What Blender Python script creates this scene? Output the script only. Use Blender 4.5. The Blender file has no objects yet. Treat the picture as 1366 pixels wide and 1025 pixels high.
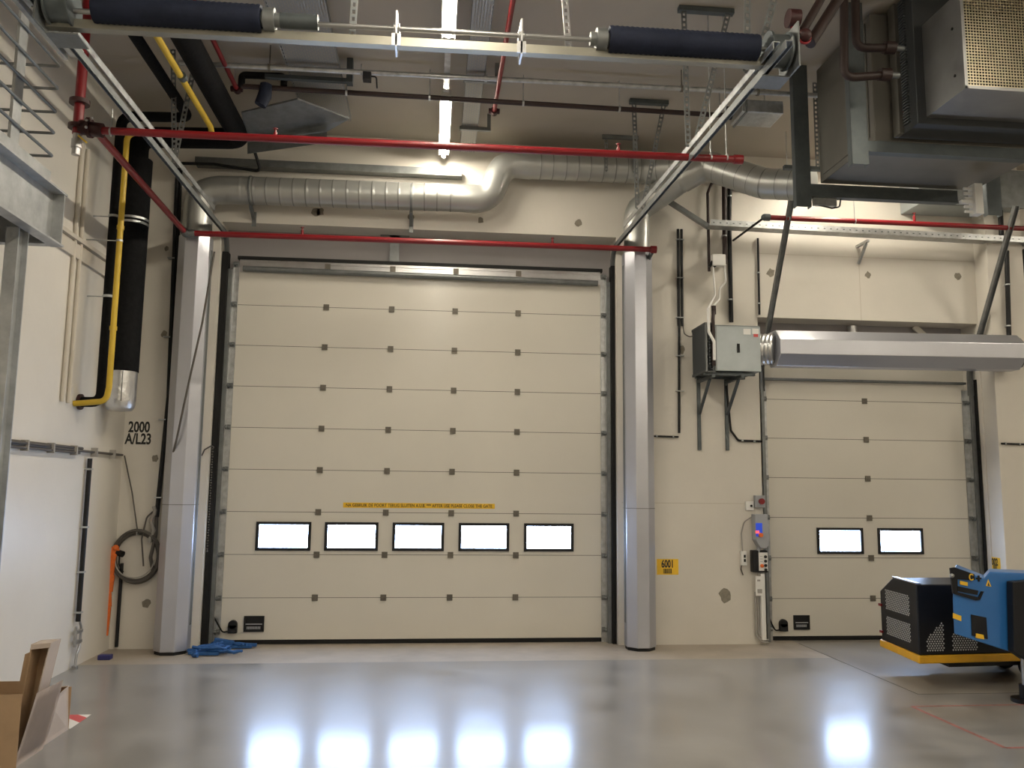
import bpy, bmesh, math, random
from mathutils import Vector as V, Matrix
random.seed(7)
SC = bpy.context.scene
COL = SC.collection
PI = math.pi

# ------------------------------------------------------------------ camera
YAW, PITCH, ROLL, CD, CH, FPX = .0964, .1251, .0105, 10.16, 1.846, 1100.0
_cy, _sy, _cp, _sp, _cr, _sr = math.cos(YAW), math.sin(YAW), math.cos(PITCH), math.sin(PITCH), math.cos(ROLL), math.sin(ROLL)
FWD = V((_sy * _cp, _cy * _cp, _sp))
_r0 = V((_cy, -_sy, 0)); _u0 = _r0.cross(FWD)
RGT = _cr * _r0 + _sr * _u0
UPV = -_sr * _r0 + _cr * _u0
CAM = V((0, -CD, CH))
cd = bpy.data.cameras.new('camera'); cam = bpy.data.objects.new('camera', cd); COL.objects.link(cam)
m = Matrix((RGT, UPV, -FWD)).transposed().to_4x4(); m.translation = CAM
cam.matrix_world = m
cd.sensor_fit = 'HORIZONTAL'; cd.sensor_width = 36; cd.lens = FPX / 1366 * 36
cd.clip_start = .05; cd.clip_end = 100
SC.camera = cam

def at(px, py, X=None, Y=None, Z=None):
    """the point of a known plane (X, Y or Z) seen at a pixel of the photograph"""
    v = FWD + RGT * ((px - 683) / FPX) + UPV * ((512.5 - py) / FPX)
    if X is not None: t = (X - CAM.x) / v.x
    elif Y is not None: t = (Y - CAM.y) / v.y
    else: t = (Z - CAM.z) / v.z
    return CAM + v * t

# ------------------------------------------------------------------ materials
MATS = {}
def mat(name, col, rough=.5, metal=0., noise=None, bump=0., bscale=60, spec=.5, rvar=0., coat=0.):
    if name in MATS: return MATS[name]
    mt = bpy.data.materials.new(name); mt.use_nodes = True
    nt = mt.node_tree; b = nt.nodes['Principled BSDF']
    b.inputs['Base Color'].default_value = (*col, 1); b.inputs['Roughness'].default_value = rough
    b.inputs['Metallic'].default_value = metal; b.inputs['Specular IOR Level'].default_value = spec
    if coat: b.inputs['Coat Weight'].default_value = coat; b.inputs['Coat Roughness'].default_value = .16
    tc = nt.nodes.new('ShaderNodeTexCoord')
    if noise:
        sc, amt = noise
        n = nt.nodes.new('ShaderNodeTexNoise'); n.inputs['Scale'].default_value = sc; n.inputs['Detail'].default_value = 5
        n.inputs['Roughness'].default_value = .6
        r = nt.nodes.new('ShaderNodeValToRGB')
        r.color_ramp.elements[0].position = .3; r.color_ramp.elements[1].position = .7
        r.color_ramp.elements[0].color = (*[max(0, c * (1 - amt)) for c in col], 1)
        r.color_ramp.elements[1].color = (*[min(1, c * (1 + amt)) for c in col], 1)
        nt.links.new(tc.outputs['Object'], n.inputs['Vector']); nt.links.new(n.outputs['Fac'], r.inputs['Fac'])
        nt.links.new(r.outputs['Color'], b.inputs['Base Color'])
        if rvar:
            mr = nt.nodes.new('ShaderNodeMapRange'); mr.inputs['To Min'].default_value = rough - rvar; mr.inputs['To Max'].default_value = rough + rvar
            mr.inputs['From Min'].default_value = .3; mr.inputs['From Max'].default_value = .7
            nt.links.new(n.outputs['Fac'], mr.inputs['Value']); nt.links.new(mr.outputs['Result'], b.inputs['Roughness'])
    if bump:
        n2 = nt.nodes.new('ShaderNodeTexNoise'); n2.inputs['Scale'].default_value = bscale; n2.inputs['Detail'].default_value = 4
        bp = nt.nodes.new('ShaderNodeBump'); bp.inputs['Strength'].default_value = bump; bp.inputs['Distance'].default_value = .02
        nt.links.new(tc.outputs['Object'], n2.inputs['Vector']); nt.links.new(n2.outputs['Fac'], bp.inputs['Height'])
        nt.links.new(bp.outputs['Normal'], b.inputs['Normal'])
    MATS[name] = mt
    return mt

def emit(name, col, s):
    mt = bpy.data.materials.new(name); mt.use_nodes = True
    b = mt.node_tree.nodes['Principled BSDF']
    b.inputs['Base Color'].default_value = (*col, 1)
    b.inputs['Emission Color'].default_value = (*col, 1); b.inputs['Emission Strength'].default_value = s
    return mt

WALL = mat('wall_paint', (.69, .65, .58), .42, noise=(.9, .05), bump=.05, bscale=25)
CEIL = mat('ceiling_concrete', (.43, .39, .33), .8, noise=(.7, .06), bump=.1, bscale=12)
PATCH = mat('mortar_patch', (.25, .225, .18), .85, noise=(20, .2))
SEAM = mat('wall_joint', (.57, .52, .44), .7)
FLOOR = mat('polished_concrete', (.26, .25, .235), .38, noise=(1.6, .2), bump=.02, bscale=5, rvar=.1, spec=.6, coat=.55)
SLAB = mat('concrete_slab', (.225, .205, .175), .36, noise=(1.8, .2), bump=.03, bscale=7, rvar=.06)
DUSTY = mat('dusty_concrete', (.36, .31, .25), .5, noise=(2.2, .14), bump=.03, bscale=9)
PALEFL = mat('coated_concrete', (.30, .275, .25), .4, noise=(1.6, .1))
JOINT = mat('floor_joint', (.08, .075, .07), .8)
REDPAINT = mat('floor_paint_red', (.33, .13, .12), .5, noise=(14, .35))
PANEL = mat('door_panel', (.66, .625, .55), .3, noise=(.8, .03), bump=.015, bscale=90, coat=.3)
BACKING = mat('cladding', (.30, .28, .28), .5, noise=(1, .06))
ALU = mat('aluminium', (.62, .62, .62), .32, 1., noise=(9, .08))
ALUP = mat('anodised_cover', (.55, .56, .61), .32, .75, noise=(1.2, .05))
GALV = mat('galvanised', (.50, .51, .51), .38, .9, noise=(14, .22), rvar=.08)
GALVD = mat('galvanised_dull', (.22, .23, .23), .5, .75, noise=(10, .18), rvar=.06)
STEELG = mat('galvanised_beam', (.40, .41, .41), .5, .6, noise=(6, .2))
SPIRAL = mat('spiral_duct_metal', (.44, .445, .425), .36, .7, noise=(2, .05))
HINGE = mat('hinge_metal', (.16, .145, .12), .45, .5, noise=(30, .15))
RUBBER = mat('black_rubber', (.011, .011, .011), .65, spec=.25)
BLACK = mat('black_plastic', (.012, .012, .013), .5, spec=.3)
INSUL = mat('black_insulation', (.007, .007, .0075), .8, noise=(20, .3), bump=.15, bscale=30, spec=.12)
FOIL = mat('foil_wrap', (.72, .72, .72), .3, .9, noise=(6, .1), bump=.5, bscale=14)
RED = mat('red_pipe_paint', (.20, .008, .012), .32, noise=(4, .08))
REDD = mat('dark_red_paint', (.035, .006, .006), .5, noise=(6, .2))
BROWN = mat('brown_primer', (.022, .009, .007), .55, noise=(8, .2))
YELP = mat('yellow_pipe_paint', (.60, .40, .03), .4, noise=(4, .08))
YELS = mat('yellow_sign', (.85, .52, .03), .45, noise=(8, .05))
YELB = mat('yellow_bumper', (.80, .42, .02), .4, noise=(8, .08))
NAVY = mat('spring_sleeve', (.013, .017, .033), .65, noise=(9, .25), bump=.1, bscale=40, spec=.2)
BRASS = mat('brass', (.55, .38, .16), .35, .9)
WHITEP = mat('white_plastic', (.78, .77, .74), .4)
GREYP = mat('grey_plastic', (.36, .37, .39), .45)
INK = mat('black_ink', (.015, .015, .014), .6)
UNITG = mat('heater_sheet', (.42, .46, .47), .38, .45, noise=(5, .06))
DARKFR = mat('dark_steel_frame', (.10, .115, .12), .45, .55, noise=(8, .15))
FINS = mat('coil_fins', (.12, .13, .135), .5, .6)
CARD = mat('cardboard', (.40, .27, .16), .8, noise=(7, .08), bump=.05, bscale=50)
CARDL = mat('cardboard_face', (.50, .42, .36), .75, noise=(5, .06))
TAPER = mat('tape_red', (.62, .09, .09), .5)
TAPEW = mat('tape_white', (.80, .77, .72), .5)
ORANGE = mat('orange_webbing', (.75, .16, .025), .65, noise=(25, .15))
BLUEST = mat('blue_webbing', (.015, .085, .26), .65, noise=(25, .2))
NAVYB = mat('navy_plastic', (.03, .03, .14), .5)
CABLE = mat('grey_cable', (.09, .08, .07), .6)
CABLEL = mat('light_cable', (.36, .34, .31), .55)
MBLUE = mat('machine_blue', (.026, .15, .43), .35, noise=(3, .06), coat=.3)
MBLACK = mat('machine_black', (.006, .0065, .009), .42, noise=(5, .2), spec=.35)
HOLE = mat('perforation', (.55, .56, .55), .6)
SEAMD = mat('duct_seam', (.25, .255, .24), .45, .6)
SEAMJ = mat('joint_gasket', (.10, .095, .08), .8, spec=.1)
SHEET = mat('unit_sheet', (.20, .19, .17), .45, .75, noise=(2, .1))
HOOD = mat('hood_sheet', (.30, .30, .30), .4, .8, noise=(3, .1))
COILD = mat('coil_housing', (.06, .065, .07), .5, .5)
SQT = mat('tube_profile', (.36, .345, .29), .42, .8, noise=(3, .1))
STEEL = mat('bare_steel', (.42, .42, .42), .35, .9)
PANE = emit('daylit_pane', (.47, .65, 1.0), 30.0)
TUBE = emit('lamp_tube', (1.0, .91, .75), 250.0)
LEDR = emit('red_indicator', (1.0, .05, .05), 3.0)
SCREENB = emit('blue_screen', (.02, .06, .5), .6)

def tray_mat():
    mt = bpy.data.materials.new('perforated_tray'); mt.use_nodes = True; nt = mt.node_tree
    b = nt.nodes['Principled BSDF']; b.inputs['Metallic'].default_value = .7; b.inputs['Roughness'].default_value = .5
    b.inputs['Base Color'].default_value = (.36, .36, .35, 1)
    tc = nt.nodes.new('ShaderNodeTexCoord'); mp = nt.nodes.new('ShaderNodeMapping')
    mp.inputs['Rotation'].default_value = (0, 0, PI / 2)
    br = nt.nodes.new('ShaderNodeTexBrick'); br.inputs['Scale'].default_value = 1.
    br.inputs['Brick Width'].default_value = .06; br.inputs['Row Height'].default_value = .026; br.inputs['Mortar Size'].default_value = .0085
    br.inputs['Color1'].default_value = (0, 0, 0, 1); br.inputs['Color2'].default_value = (0, 0, 0, 1); br.inputs['Mortar'].default_value = (1, 1, 1, 1)
    nt.links.new(tc.outputs['Object'], mp.inputs['Vector']); nt.links.new(mp.outputs['Vector'], br.inputs['Vector'])
    nt.links.new(br.outputs['Color'], b.inputs['Alpha'])
    return mt
TRAY = tray_mat()

# ------------------------------------------------------------------ mesh builder
class MB:
    def __init__(s): s.bm = bmesh.new()
    def quad(s, pts, m=0):
        f = s.bm.faces.new([s.bm.verts.new(V(p)) for p in pts]); f.material_index = m; return s
    def box(s, x0, x1, y0, y1, z0, z1, m=0):
        return s.obox(V(((x0 + x1) / 2, (y0 + y1) / 2, (z0 + z1) / 2)), V((1, 0, 0)), V((0, 1, 0)), V((0, 0, 1)), abs(x1 - x0), abs(y1 - y0), abs(z1 - z0), m)
    def obox(s, c, ax, ay, az, dx, dy, dz, m=0):
        vs = [s.bm.verts.new(c + ax * (i * dx / 2) + ay * (j * dy / 2) + az * (k * dz / 2)) for i in (-1, 1) for j in (-1, 1) for k in (-1, 1)]
        for q in ((0, 1, 3, 2), (4, 6, 7, 5), (0, 4, 5, 1), (2, 3, 7, 6), (0, 2, 6, 4), (1, 5, 7, 3)):
            s.bm.faces.new([vs[i] for i in q]).material_index = m
        return s
    def beam(s, p0, p1, w, h, up=V((0, 0, 1)), m=0):
        p0, p1 = V(p0), V(p1); d = (p1 - p0); L = d.length; d.normalize()
        sd = d.cross(V(up))
        if sd.length < 1e-4: sd = d.cross(V((0, 1, 0)))
        sd.normalize(); u = sd.cross(d)
        return s.obox((p0 + p1) / 2, sd, d, u, w, L, h, m)
    def tube(s, pts, r, n=12, m=0, cap=True, phase=0., flat=False, closed=False):
        pts = [V(p) for p in pts]; N = len(pts)
        rs = r if isinstance(r, (list, tuple)) else [r] * N
        T = []
        for i in range(N):
            if closed: t = pts[(i + 1) % N] - pts[i - 1]
            else: t = pts[min(i + 1, N - 1)] - pts[max(i - 1, 0)]
            T.append(t.normalized())
        a = V((0, 0, 1)) if abs(T[0].z) < .9 else V((1, 0, 0))
        u = (a - T[0] * a.dot(T[0])).normalized()
        rings = []
        for i in range(N):
            u = (u - T[i] * u.dot(T[i])).normalized(); w = T[i].cross(u)
            sc = 1.
            if 0 < i < N - 1 and not closed:
                d0 = (pts[i] - pts[i - 1]).normalized(); c = max(.5, d0.dot(T[i])); sc = 1. if c > .98 else 1 / c
            rings.append([s.bm.verts.new(pts[i] + (u * math.cos(phase + 2 * PI * k / n) + w * math.sin(phase + 2 * PI * k / n)) * rs[i] * (sc if sc < 1.3 else 1.3)) for k in range(n)])
        prs = list(zip(rings, rings[1:])) + ([(rings[-1], rings[0])] if closed else [])
        for A, B in prs:
            for k in range(n):
                f = s.bm.faces.new([A[k], A[(k + 1) % n], B[(k + 1) % n], B[k]]); f.material_index = m; f.smooth = not flat
        if cap and not closed:
            for R, rev in ((rings[0], True), (rings[-1], False)):
                f = s.bm.faces.new(list(reversed(R)) if rev else R); f.material_index = m
                for e in f.edges: e.smooth = False
        return s
    def cyl(s, p0, p1, r, n=16, m=0): return s.tube([p0, p1], r, n, m)
    def prism(s, poly, ext, m=0):
        a = [s.bm.verts.new(V(p)) for p in poly]; b = [s.bm.verts.new(V(p) + V(ext)) for p in poly]
        s.bm.faces.new(a).material_index = m; s.bm.faces.new(list(reversed(b))).material_index = m
        k = len(a)
        for i in range(k): s.bm.faces.new([a[i], b[i], b[(i + 1) % k], a[(i + 1) % k]]).material_index = m
        return s
    def ball(s, c, r, m=0):
        g = bmesh.ops.create_uvsphere(s.bm, u_segments=14, v_segments=8, radius=r, matrix=Matrix.Translation(V(c)))
        for v in g['verts']:
            for f in v.link_faces: f.smooth = True; f.material_index = m
        return s
    def strip_holes(s, p0, p1, w, nrm, pitch=.05, th=.004, m=0):
        """a perforated steel strip: two edges with rungs between the holes"""
        p0, p1 = V(p0), V(p1); d = (p1 - p0); L = d.length; d.normalize(); sd = d.cross(V(nrm)).normalized(); nn = sd.cross(d)
        for k in (-1, 1):
            o = sd * (k * w * .36); s.obox((p0 + p1) / 2 + o, sd, d, nn, w * .28, L, th, m)
        n = max(2, int(L / pitch))
        for i in range(n + 1): s.obox(p0 + d * (L * i / n), sd, d, nn, w * .5, L / n * .45, th, m)
        return s

def fillet(pts, R, n=6):
    pts = [V(p) for p in pts]; out = [pts[0]]
    for a, b, c in zip(pts, pts[1:], pts[2:]):
        d0 = (a - b).normalized(); d1 = (c - b).normalized(); ang = d0.angle(d1)
        t = min(R / math.tan(ang / 2) if ang < 3.1 else 0, (a - b).length * .48, (c - b).length * .48)
        if t < 1e-4: out.append(b); continue
        s0 = b + d0 * t; s1 = b + d1 * t
        for i in range(n + 1):
            q = i / n; out.append(s0 * (1 - q) ** 2 + b * (2 * q * (1 - q)) + s1 * q * q)
    out.append(pts[-1]); return out

def walkpts(pts, step):
    out = [V(pts[0])]
    for a, b in zip(pts, pts[1:]):
        a, b = V(a), V(b); k = max(1, int((b - a).length / step))
        for i in range(1, k + 1): out.append(a.lerp(b, i / k))
    return out

BASE = {}
def obj(name, mb, mats, parent=None, bevel=0., base=None):
    if not isinstance(mats, (list, tuple)): mats = [mats]
    bm = mb.bm
    bmesh.ops.recalc_face_normals(bm, faces=bm.faces)
    if parent is not None: o0 = BASE[parent.name]
    else:
        vs = [v.co for v in bm.verts]
        o0 = V(base) if base is not None else V(((min(v.x for v in vs) + max(v.x for v in vs)) / 2, (min(v.y for v in vs) + max(v.y for v in vs)) / 2, min(v.z for v in vs)))
    me = bpy.data.meshes.new(name)
    for v in bm.verts: v.co -= o0
    bm.to_mesh(me); bm.free()
    for x in mats: me.materials.append(x)
    o = bpy.data.objects.new(name, me); COL.objects.link(o)
    if parent is not None: o.parent = parent
    else: o.location = o0
    BASE[o.name] = o0
    if bevel:
        b = o.modifiers.new('bevel', 'BEVEL'); b.width = bevel; b.segments = 2; b.limit_method = 'ANGLE'; b.angle_limit = .6
    return o
def tag(o, label, cat, group=None):
    o['label'] = label; o['category'] = cat
    if group: o['group'] = group
    return o
def thing(name, label, cat, base, group=None):
    o = bpy.data.objects.new(name, None); COL.objects.link(o); o.location = V(base); o.empty_display_size = .1
    BASE[o.name] = V(base); return tag(o, label, cat, group)
def struct(o): o['kind'] = 'structure'; return o
def text_obj(name, body, loc, rot, size, material, parent=None, sx=1., bold=.0, extrude=.0008, align='CENTER', spacing=1.):
    cu = bpy.data.curves.new(name, 'FONT'); cu.body = body; cu.size = size; cu.align_x = align; cu.align_y = 'CENTER'
    cu.extrude = extrude; cu.offset = bold; cu.space_line = spacing; cu.resolution_u = 3
    t = bpy.data.objects.new(name + '_tmp', cu); COL.objects.link(t)
    bpy.context.view_layer.update()
    me = bpy.data.meshes.new_from_object(t.evaluated_get(bpy.context.evaluated_depsgraph_get()))
    bpy.data.objects.remove(t); bpy.data.curves.remove(cu)
    M = Matrix.Translation(V(loc)) @ rot @ Matrix.Diagonal((sx, 1, 1, 1))
    me.transform(M)
    mb = MB(); mb.bm.from_mesh(me); bpy.data.meshes.remove(me)
    for f in mb.bm.faces: f.material_index = 0
    return obj(name, mb, material, parent)
FRONT = Matrix.Rotation(PI / 2, 4, 'X')      # text facing the camera side (-Y)

# ------------------------------------------------------------------ setting
WF, LW, RW, RB, CZ = -.22, -3.55, 11.5, -17.5, 6.16
CT, WT, LT = CZ - .004, WF - .004, LW + .004     # just clear of the ceiling and the walls
LO, HI = -2.58, 2.265            # large opening
SO, SI = 4.085, 7.05             # small opening
LZ, SZ = 5.0, 4.03
b = MB()
b.quad([(LW - .3, RB - .3, 0), (4.5, RB - .3, 0), (4.5, -1.05, 0), (LW - .3, -1.05, 0)], 0)
b.quad([(LW - .3, -1.05, 0), (4.5, -1.05, 0), (4.5, .4, 0), (LW - .3, .4, 0)], 2)
b.quad([(4.5, -2.69, 0), (7.3, -2.69, 0), (7.3, .4, 0), (4.5, .4, 0)], 1)
b.quad([(7.3, -2.69, 0), (RW + .3, -2.69, 0), (RW + .3, .4, 0), (7.3, .4, 0)], 0)
b.quad([(4.5, RB - .3, 0), (RW + .3, RB - .3, 0), (RW + .3, -2.69, 0), (4.5, -2.69, 0)], 0)
for x0, x1, y0, y1 in ((4.494, 4.506, -2.69, -.2), (4.494, 7.3, -2.698, -2.684), (7.294, 7.306, -2.69, -.2)):
    b.quad([(x0, y0, .0012), (x1, y0, .0012), (x1, y1, .0012), (x0, y1, .0012)], 4)
for (x0, y0), (x1, y1), w in (((4.19, -3.1), (4.21, -4.25), .035), ((4.21, -4.25), (6.6, -4.25), .035), ((4.19, -3.1), (6.6, -3.1), .03)):
    d = V((x1 - x0, y1 - y0, 0)).normalized(); n = V((-d.y, d.x, 0)) * w / 2; p, q = V((x0, y0, .0015)), V((x1, y1, .0015))
    b.quad([p + n, q + n, q - n, p - n], 5)
floor = struct(obj('floor', b, [FLOOR, SLAB, DUSTY, PALEFL, JOINT, REDPAINT], base=(0, 0, 0)))

struct(obj('ceiling', MB().box(LW - .3, RW + .3, RB - .3, .4, CZ, CZ + .3), CEIL))
# back wall with the two door openings (continuous concrete; jambs and lintels are its own thickness)
b = MB(); T1 = .3
def wall_piece(x0, x1, z0, z1): b.box(x0, x1, WF, T1, z0, z1)
wall_piece(LW - .3, LO, 0, CZ); wall_piece(LO, HI, LZ, CZ); wall_piece(HI, SO, 0, CZ); wall_piece(SO, SI, SZ, CZ); wall_piece(SI, RW + .3, 0, CZ)
def blob(cx, cz, r, seed):
    rd = random.Random(seed); k = 11
    pts = []
    for i in range(k):
        q = r * rd.uniform(.7, 1.15); a = 2 * PI * i / k
        pts.append(V((cx + q * math.cos(a), WF - .0015, cz + q * 1.1 * math.sin(a))))
    b.prism(pts, (0, .003, 0), 1)
for i, (px, py, r) in enumerate(((421, 283, .055), (427, 283, .05), (548, 290, .04), (641, 294, .04), (772, 297, .05), (967, 795, .075), (195, 805, .05), (207, 612, .045), (1028, 364, .055), (1158, 367, .045), (1278, 369, .05), (909, 467, .05), (1157, 312, .04), (222, 332, .03), (219, 446, .04), (1005, 690, .02))):
    p = at(px, py, Y=WF); blob(p.x, p.z, r, i)
for x0, x1, z in ((HI + .05, SO - .02, 1.68),):
    b.box(x0, x1, WF - .001, WF + .002, z - .004, z + .004, 2)
p = at(1147, 380, Y=WF); b.box(p.x - .004, p.x + .004, WF - .001, WF + .002, SZ, 4.95, 2)
for zz in (5.0,): b.box(SO, SI, WF - .001, WF + .002, 4.86, 4.868, 2)
struct(obj('wall_back', b, [WALL, PATCH, SEAM]))
struct(obj('wall_left', MB().box(LW - .3, LW, RB - .3, WF, 0, CZ), WALL))
struct(obj('wall_right', MB().box(RW, RW + .3, RB - .3, WF, 0, CZ), WALL))
struct(obj('wall_rear', MB().box(LW, RW, RB - .3, RB, 0, CZ), WALL))
# pier to the right of the small door
PXX = 7.06; PY = at(1332, 592, X=PXX).y      # front of the pier
struct(obj('trim_1', MB().box(PXX, 7.56, PY, WF, 0, CZ), WALL, bevel=.01))
# low beam / ledge at the ceiling line over the large door
b = MB(); q = at(300, 214, Y=WF - .1); b.box(-2.9, .3, WF - .14, WF, 5.66, 5.75)
tag(obj('cable_tray', b, GALVD), 'dull grey level tray on the wall behind the left run of the spiral duct', 'cable tray')
# shadow-gap ledges on the left wall
b = MB(); b.box(LW, LW + .05, -2.9, WF, 4.215, 4.255); b.box(LW, LW + .03, -2.9, WF, 4.05, 4.19)
struct(obj('trim_3', b, SEAM))

# ------------------------------------------------------------------ doors
def sect_door(name, x0, x1, rows, ztop, wins, hxs, off, opening, oz, latch, knob, cap):
    root = bpy.data.objects.new(name, None); COL.objects.link(root); cx = (x0 + x1) / 2
    root.location = (cx, 0, 0); BASE[root.name] = V((cx, 0, 0)); struct(root)
    zs = [off + .5 * k for k in range(1, rows + 1)]
    lo = .05
    pz = [lo] + zs + ([ztop] if ztop > zs[-1] + .08 else [])
    wz0, wz1 = wins[1]
    for z0, z1 in zip(pz, pz[1:]):
        b = MB()
        if z0 < wz0 and wz1 < z1:      # the glazed section: rails and stiles round the window openings
            b.box(x0, x1, 0, .04, z0 + .003, wz0); b.box(x0, x1, 0, .04, wz1, z1 - .003)
            e = [x0] + [q for w in wins[0] for q in w] + [x1]
            for q in range(0, len(e), 2): b.box(e[q], e[q + 1], 0, .04, wz0, wz1)
        else: b.box(x0, x1, 0, .04, z0 + .003, z1 - .003)
        obj('panel', b, PANEL, root)
    for z in (zs if ztop > zs[-1] + .08 else zs[:-1]): obj('section_joint', MB().box(x0, x1, .001, .006, z - .003, z + .003), SEAMJ, root)
    obj('bottom_seal', MB().box(x0, x1, -.004, .045, .004, lo), RUBBER, root)
    for a, c in wins[0]:
        f = MB(); w = .035
        f.box(a, c, -.016, .03, wz0, wz0 + w); f.box(a, c, -.016, .03, wz1 - w, wz1)
        f.box(a, a + w, -.016, .03, wz0 + w, wz1 - w); f.box(c - w, c, -.016, .03, wz0 + w, wz1 - w)
        fo = obj('window_frame', f, BLACK, root)
        obj('pane', MB().box(a + w, c - w, .006, .012, wz0 + w, wz1 - w), PANE, fo)
    for z in zs[:rows - (1 if cap else 0)]:
        for hx in hxs:
            obj('hinge', MB().box(hx - .034, hx + .034, -.012, 0, z - .036, z + .036).box(hx - .034, hx + .034, -.018, -.012, z - .006, z + .006), HINGE, root)
    # side hardware
    for sgn, xe, xo in ((-1, x0, opening[0]), (1, x1, opening[1])):
        q = lambda t: xe + sgn * t
        W = abs(xo - xe)
        a, c = sorted((q(.0), q(.062))); obj('angle_plate', MB().box(a, c, -.012, -.004, .0, ztop - .08).box(*sorted((q(.058), q(.062))), -.07, -.012, 0, ztop - .08), GALV, root)
        a, c = sorted((q(.064), q(.105))); obj('track', MB().box(a, c, -.105, -.09, .0, ztop - .15).box(*sorted((q(.064), q(.07))), -.09, -.05, 0, ztop - .15), GALVD, root)
        a, c = sorted((q(.108), q(W - .005))); obj('cable_cover', MB().box(a, c, -.15 if not (sgn < 0 and x0 > 3) else -.06, -.03, 0, ztop + .05), RUBBER if not (sgn < 0 and x0 > 3) else GALV, root)
        for z in [lo + .1] + zs:
            r = MB().box(*sorted((q(.004), q(.04))), -.035, -.012, z - .03, z + .03).cyl((q(.01), -.045, z), (q(.07), -.045, z), .012, 10).cyl((q(.03), -.05, z), (q(.06), -.05, z), .026, 14)
            obj('roller', r, GALVD, root)
    if x0 > 3:
        obj('cladding', MB().box(opening[0], opening[1], .12, .16, 0, 3.66), PANEL, root); obj('shade_toned_cladding', MB().box(opening[0], opening[1], .12, .16, 3.66, oz), BACKING, root)  # greyer top piece: the shade under the lintel is put into its colour
    else: obj('cladding', MB().box(opening[0], opening[1], .12, .16, 0, oz), BACKING, root)  # cladding runs on unseen behind the panels, added to block light at the seams
    # hand pocket and cable entry at the bottom left
    lx0, lx1, lz0, lz1 = latch
    l = MB(); w = .02
    l.box(lx0, lx1, -.018, 0, lz0, lz0 + w).box(lx0, lx1, -.018, 0, lz1 - w, lz1).box(lx0, lx0 + w, -.018, 0, lz0 + w, lz1 - w).box(lx1 - w, lx1, -.018, 0, lz0 + w, lz1 - w)
    l.box(lx0 + w, lx1 - w, -.005, 0, lz0 + w, lz1 - w)
    lo_ = obj('hand_pocket', l, BLACK, root)
    g = MB(); mz = (lz0 + lz1) / 2
    for k in range(9): g.box(lx0 + .035 + k * (lx1 - lx0 - .07) / 9, lx0 + .035 + (k + .55) * (lx1 - lx0 - .07) / 9, -.012, -.005, lz0 + .03, lz0 + .06)
    g.box(lx0 + w, lx1 - w, -.012, -.005, mz - .008, mz + .002)
    obj('grip', g, GREYP, lo_)
    kx, kz = knob
    k = MB().box(kx - .052, kx + .052, -.05, 0, kz - .075, kz + .02); k.tube([(kx, -.05, kz + .02), (kx, 0, kz + .02)], .052, 18)
    kb = obj('cable_box', k, BLACK, root, bevel=.006)
    obj('coil_cord', MB().tube(fillet([(kx - .05, -.03, kz - .055), (kx - .11, -.035, kz - .065), (x0 - .02, -.035, kz + .02), (x0 - .07, -.06, kz + .12)], .05), .009, 8), RUBBER, kb)
    return root, zs

wl = [(-2.045, -1.405), (-1.245, -.612), (-.443, .176), (.351, .967), (1.148, 1.761)]
D1, zs1 = sect_door('door_1', -2.396, 2.105, 9, 4.6, (wl, (1.078, 1.415)), (-1.33, -.53, .257, 1.05), .031, (LO, HI), LZ,
                    (-2.132, -1.901, .145, .325), (-2.253, .21), True)
D2, zs2 = sect_door('door_2', 4.258, 6.922, 6, 3.255, ([(4.873, 5.485), (5.68, 6.288)], (1.057, 1.384)), (5.582,), .008, (SO, SI), SZ,
                    (4.532, 4.739, .132, .306), (4.392, .19), False)
# top rail, stiffener tube and its hinges on the large door
obj('top_rail', MB().box(-2.396, 2.105, -.006, .045, 4.44, 4.6).box(-2.396, 2.105, -.014, -.006, 4.5, 4.512).box(-2.396, 2.105, -.014, -.006, 4.56, 4.572), ALU, D1)
obj('top_seal', MB().box(-2.42, 2.13, -.02, .05, 4.6, 4.64), RUBBER, D1)
obj('stiffener_tube', MB().cyl((-2.34, -.05, 4.475), (2.06, -.05, 4.44), .035, 18), GALVD, D1)
for hx in (-1.33, -.53, .257, 1.05):
    obj('hinge', MB().box(hx - .034, hx + .034, -.026, -.006, 4.505, 4.575), HINGE, D1)
obj('top_post', MB().box(-.58, -.46, .05, .11, 4.63, LZ + .1).box(-.70, -.34, .05, .11, LZ - .03, LZ + .1), GALVD, D1)
# seam strip on the small door's top
obj('top_seal', MB().box(4.2, 6.99, -.02, .05, 3.255, 3.285), GALVD, D2)
# yellow notice strip
st = obj('notice_strip', MB().box(-1.04, .787, -.003, -.0005, 1.587, 1.648), YELS, D1); st['label'] = 'yellow notice strip with black capitals'
text_obj('lettering', 'NA GEBRUIK DE POORT TERUG SLUITEN A.U.B. *** AFTER USE PLEASE CLOSE THE GATE', (-.127, -.0042, 1.616), FRONT, .052, INK, st, sx=.86, bold=.0007)
# horizontal guide rails of the large door
def guide(x, sg, zend):
    z0 = 4.88
    path = fillet([(x, -.09, 4.3), (x, -.09, z0), (x, -.7, z0 - .01), (x, -5.35, zend)], .38, 8)
    b = MB()
    for p, q in zip(path, path[1:]):
        n = V((1, 0, 0)); d = (q - p).normalized(); u = n.cross(d)
        b.obox((p + q) / 2, n, d, u, .05, (q - p).length + .004, .008)
        b.obox((p + q) / 2 + V((sg * .025, 0, 0)), n, d, u, .006, (q - p).length + .004, .06)
        b.obox((p + q) / 2 + V((-sg * .022, 0, 0)) + u * .028, n, d, u, .006, (q - p).length + .004, .05)
    obj('guide_rail', b, GALVD, D1)
    b = MB(); b.beam((x - sg * .04, -.9, z0 + .05), (x - sg * .04, -5.2, zend + .05), .006, .05); b.beam((x - sg * .02, -.9, z0 + .075), (x - sg * .02, -5.2, zend + .075), .05, .005)
    obj('rail_angle', b, GALV, D1)
guide(-2.53, -1, 4.86); guide(2.24, 1, 4.73)
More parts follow.
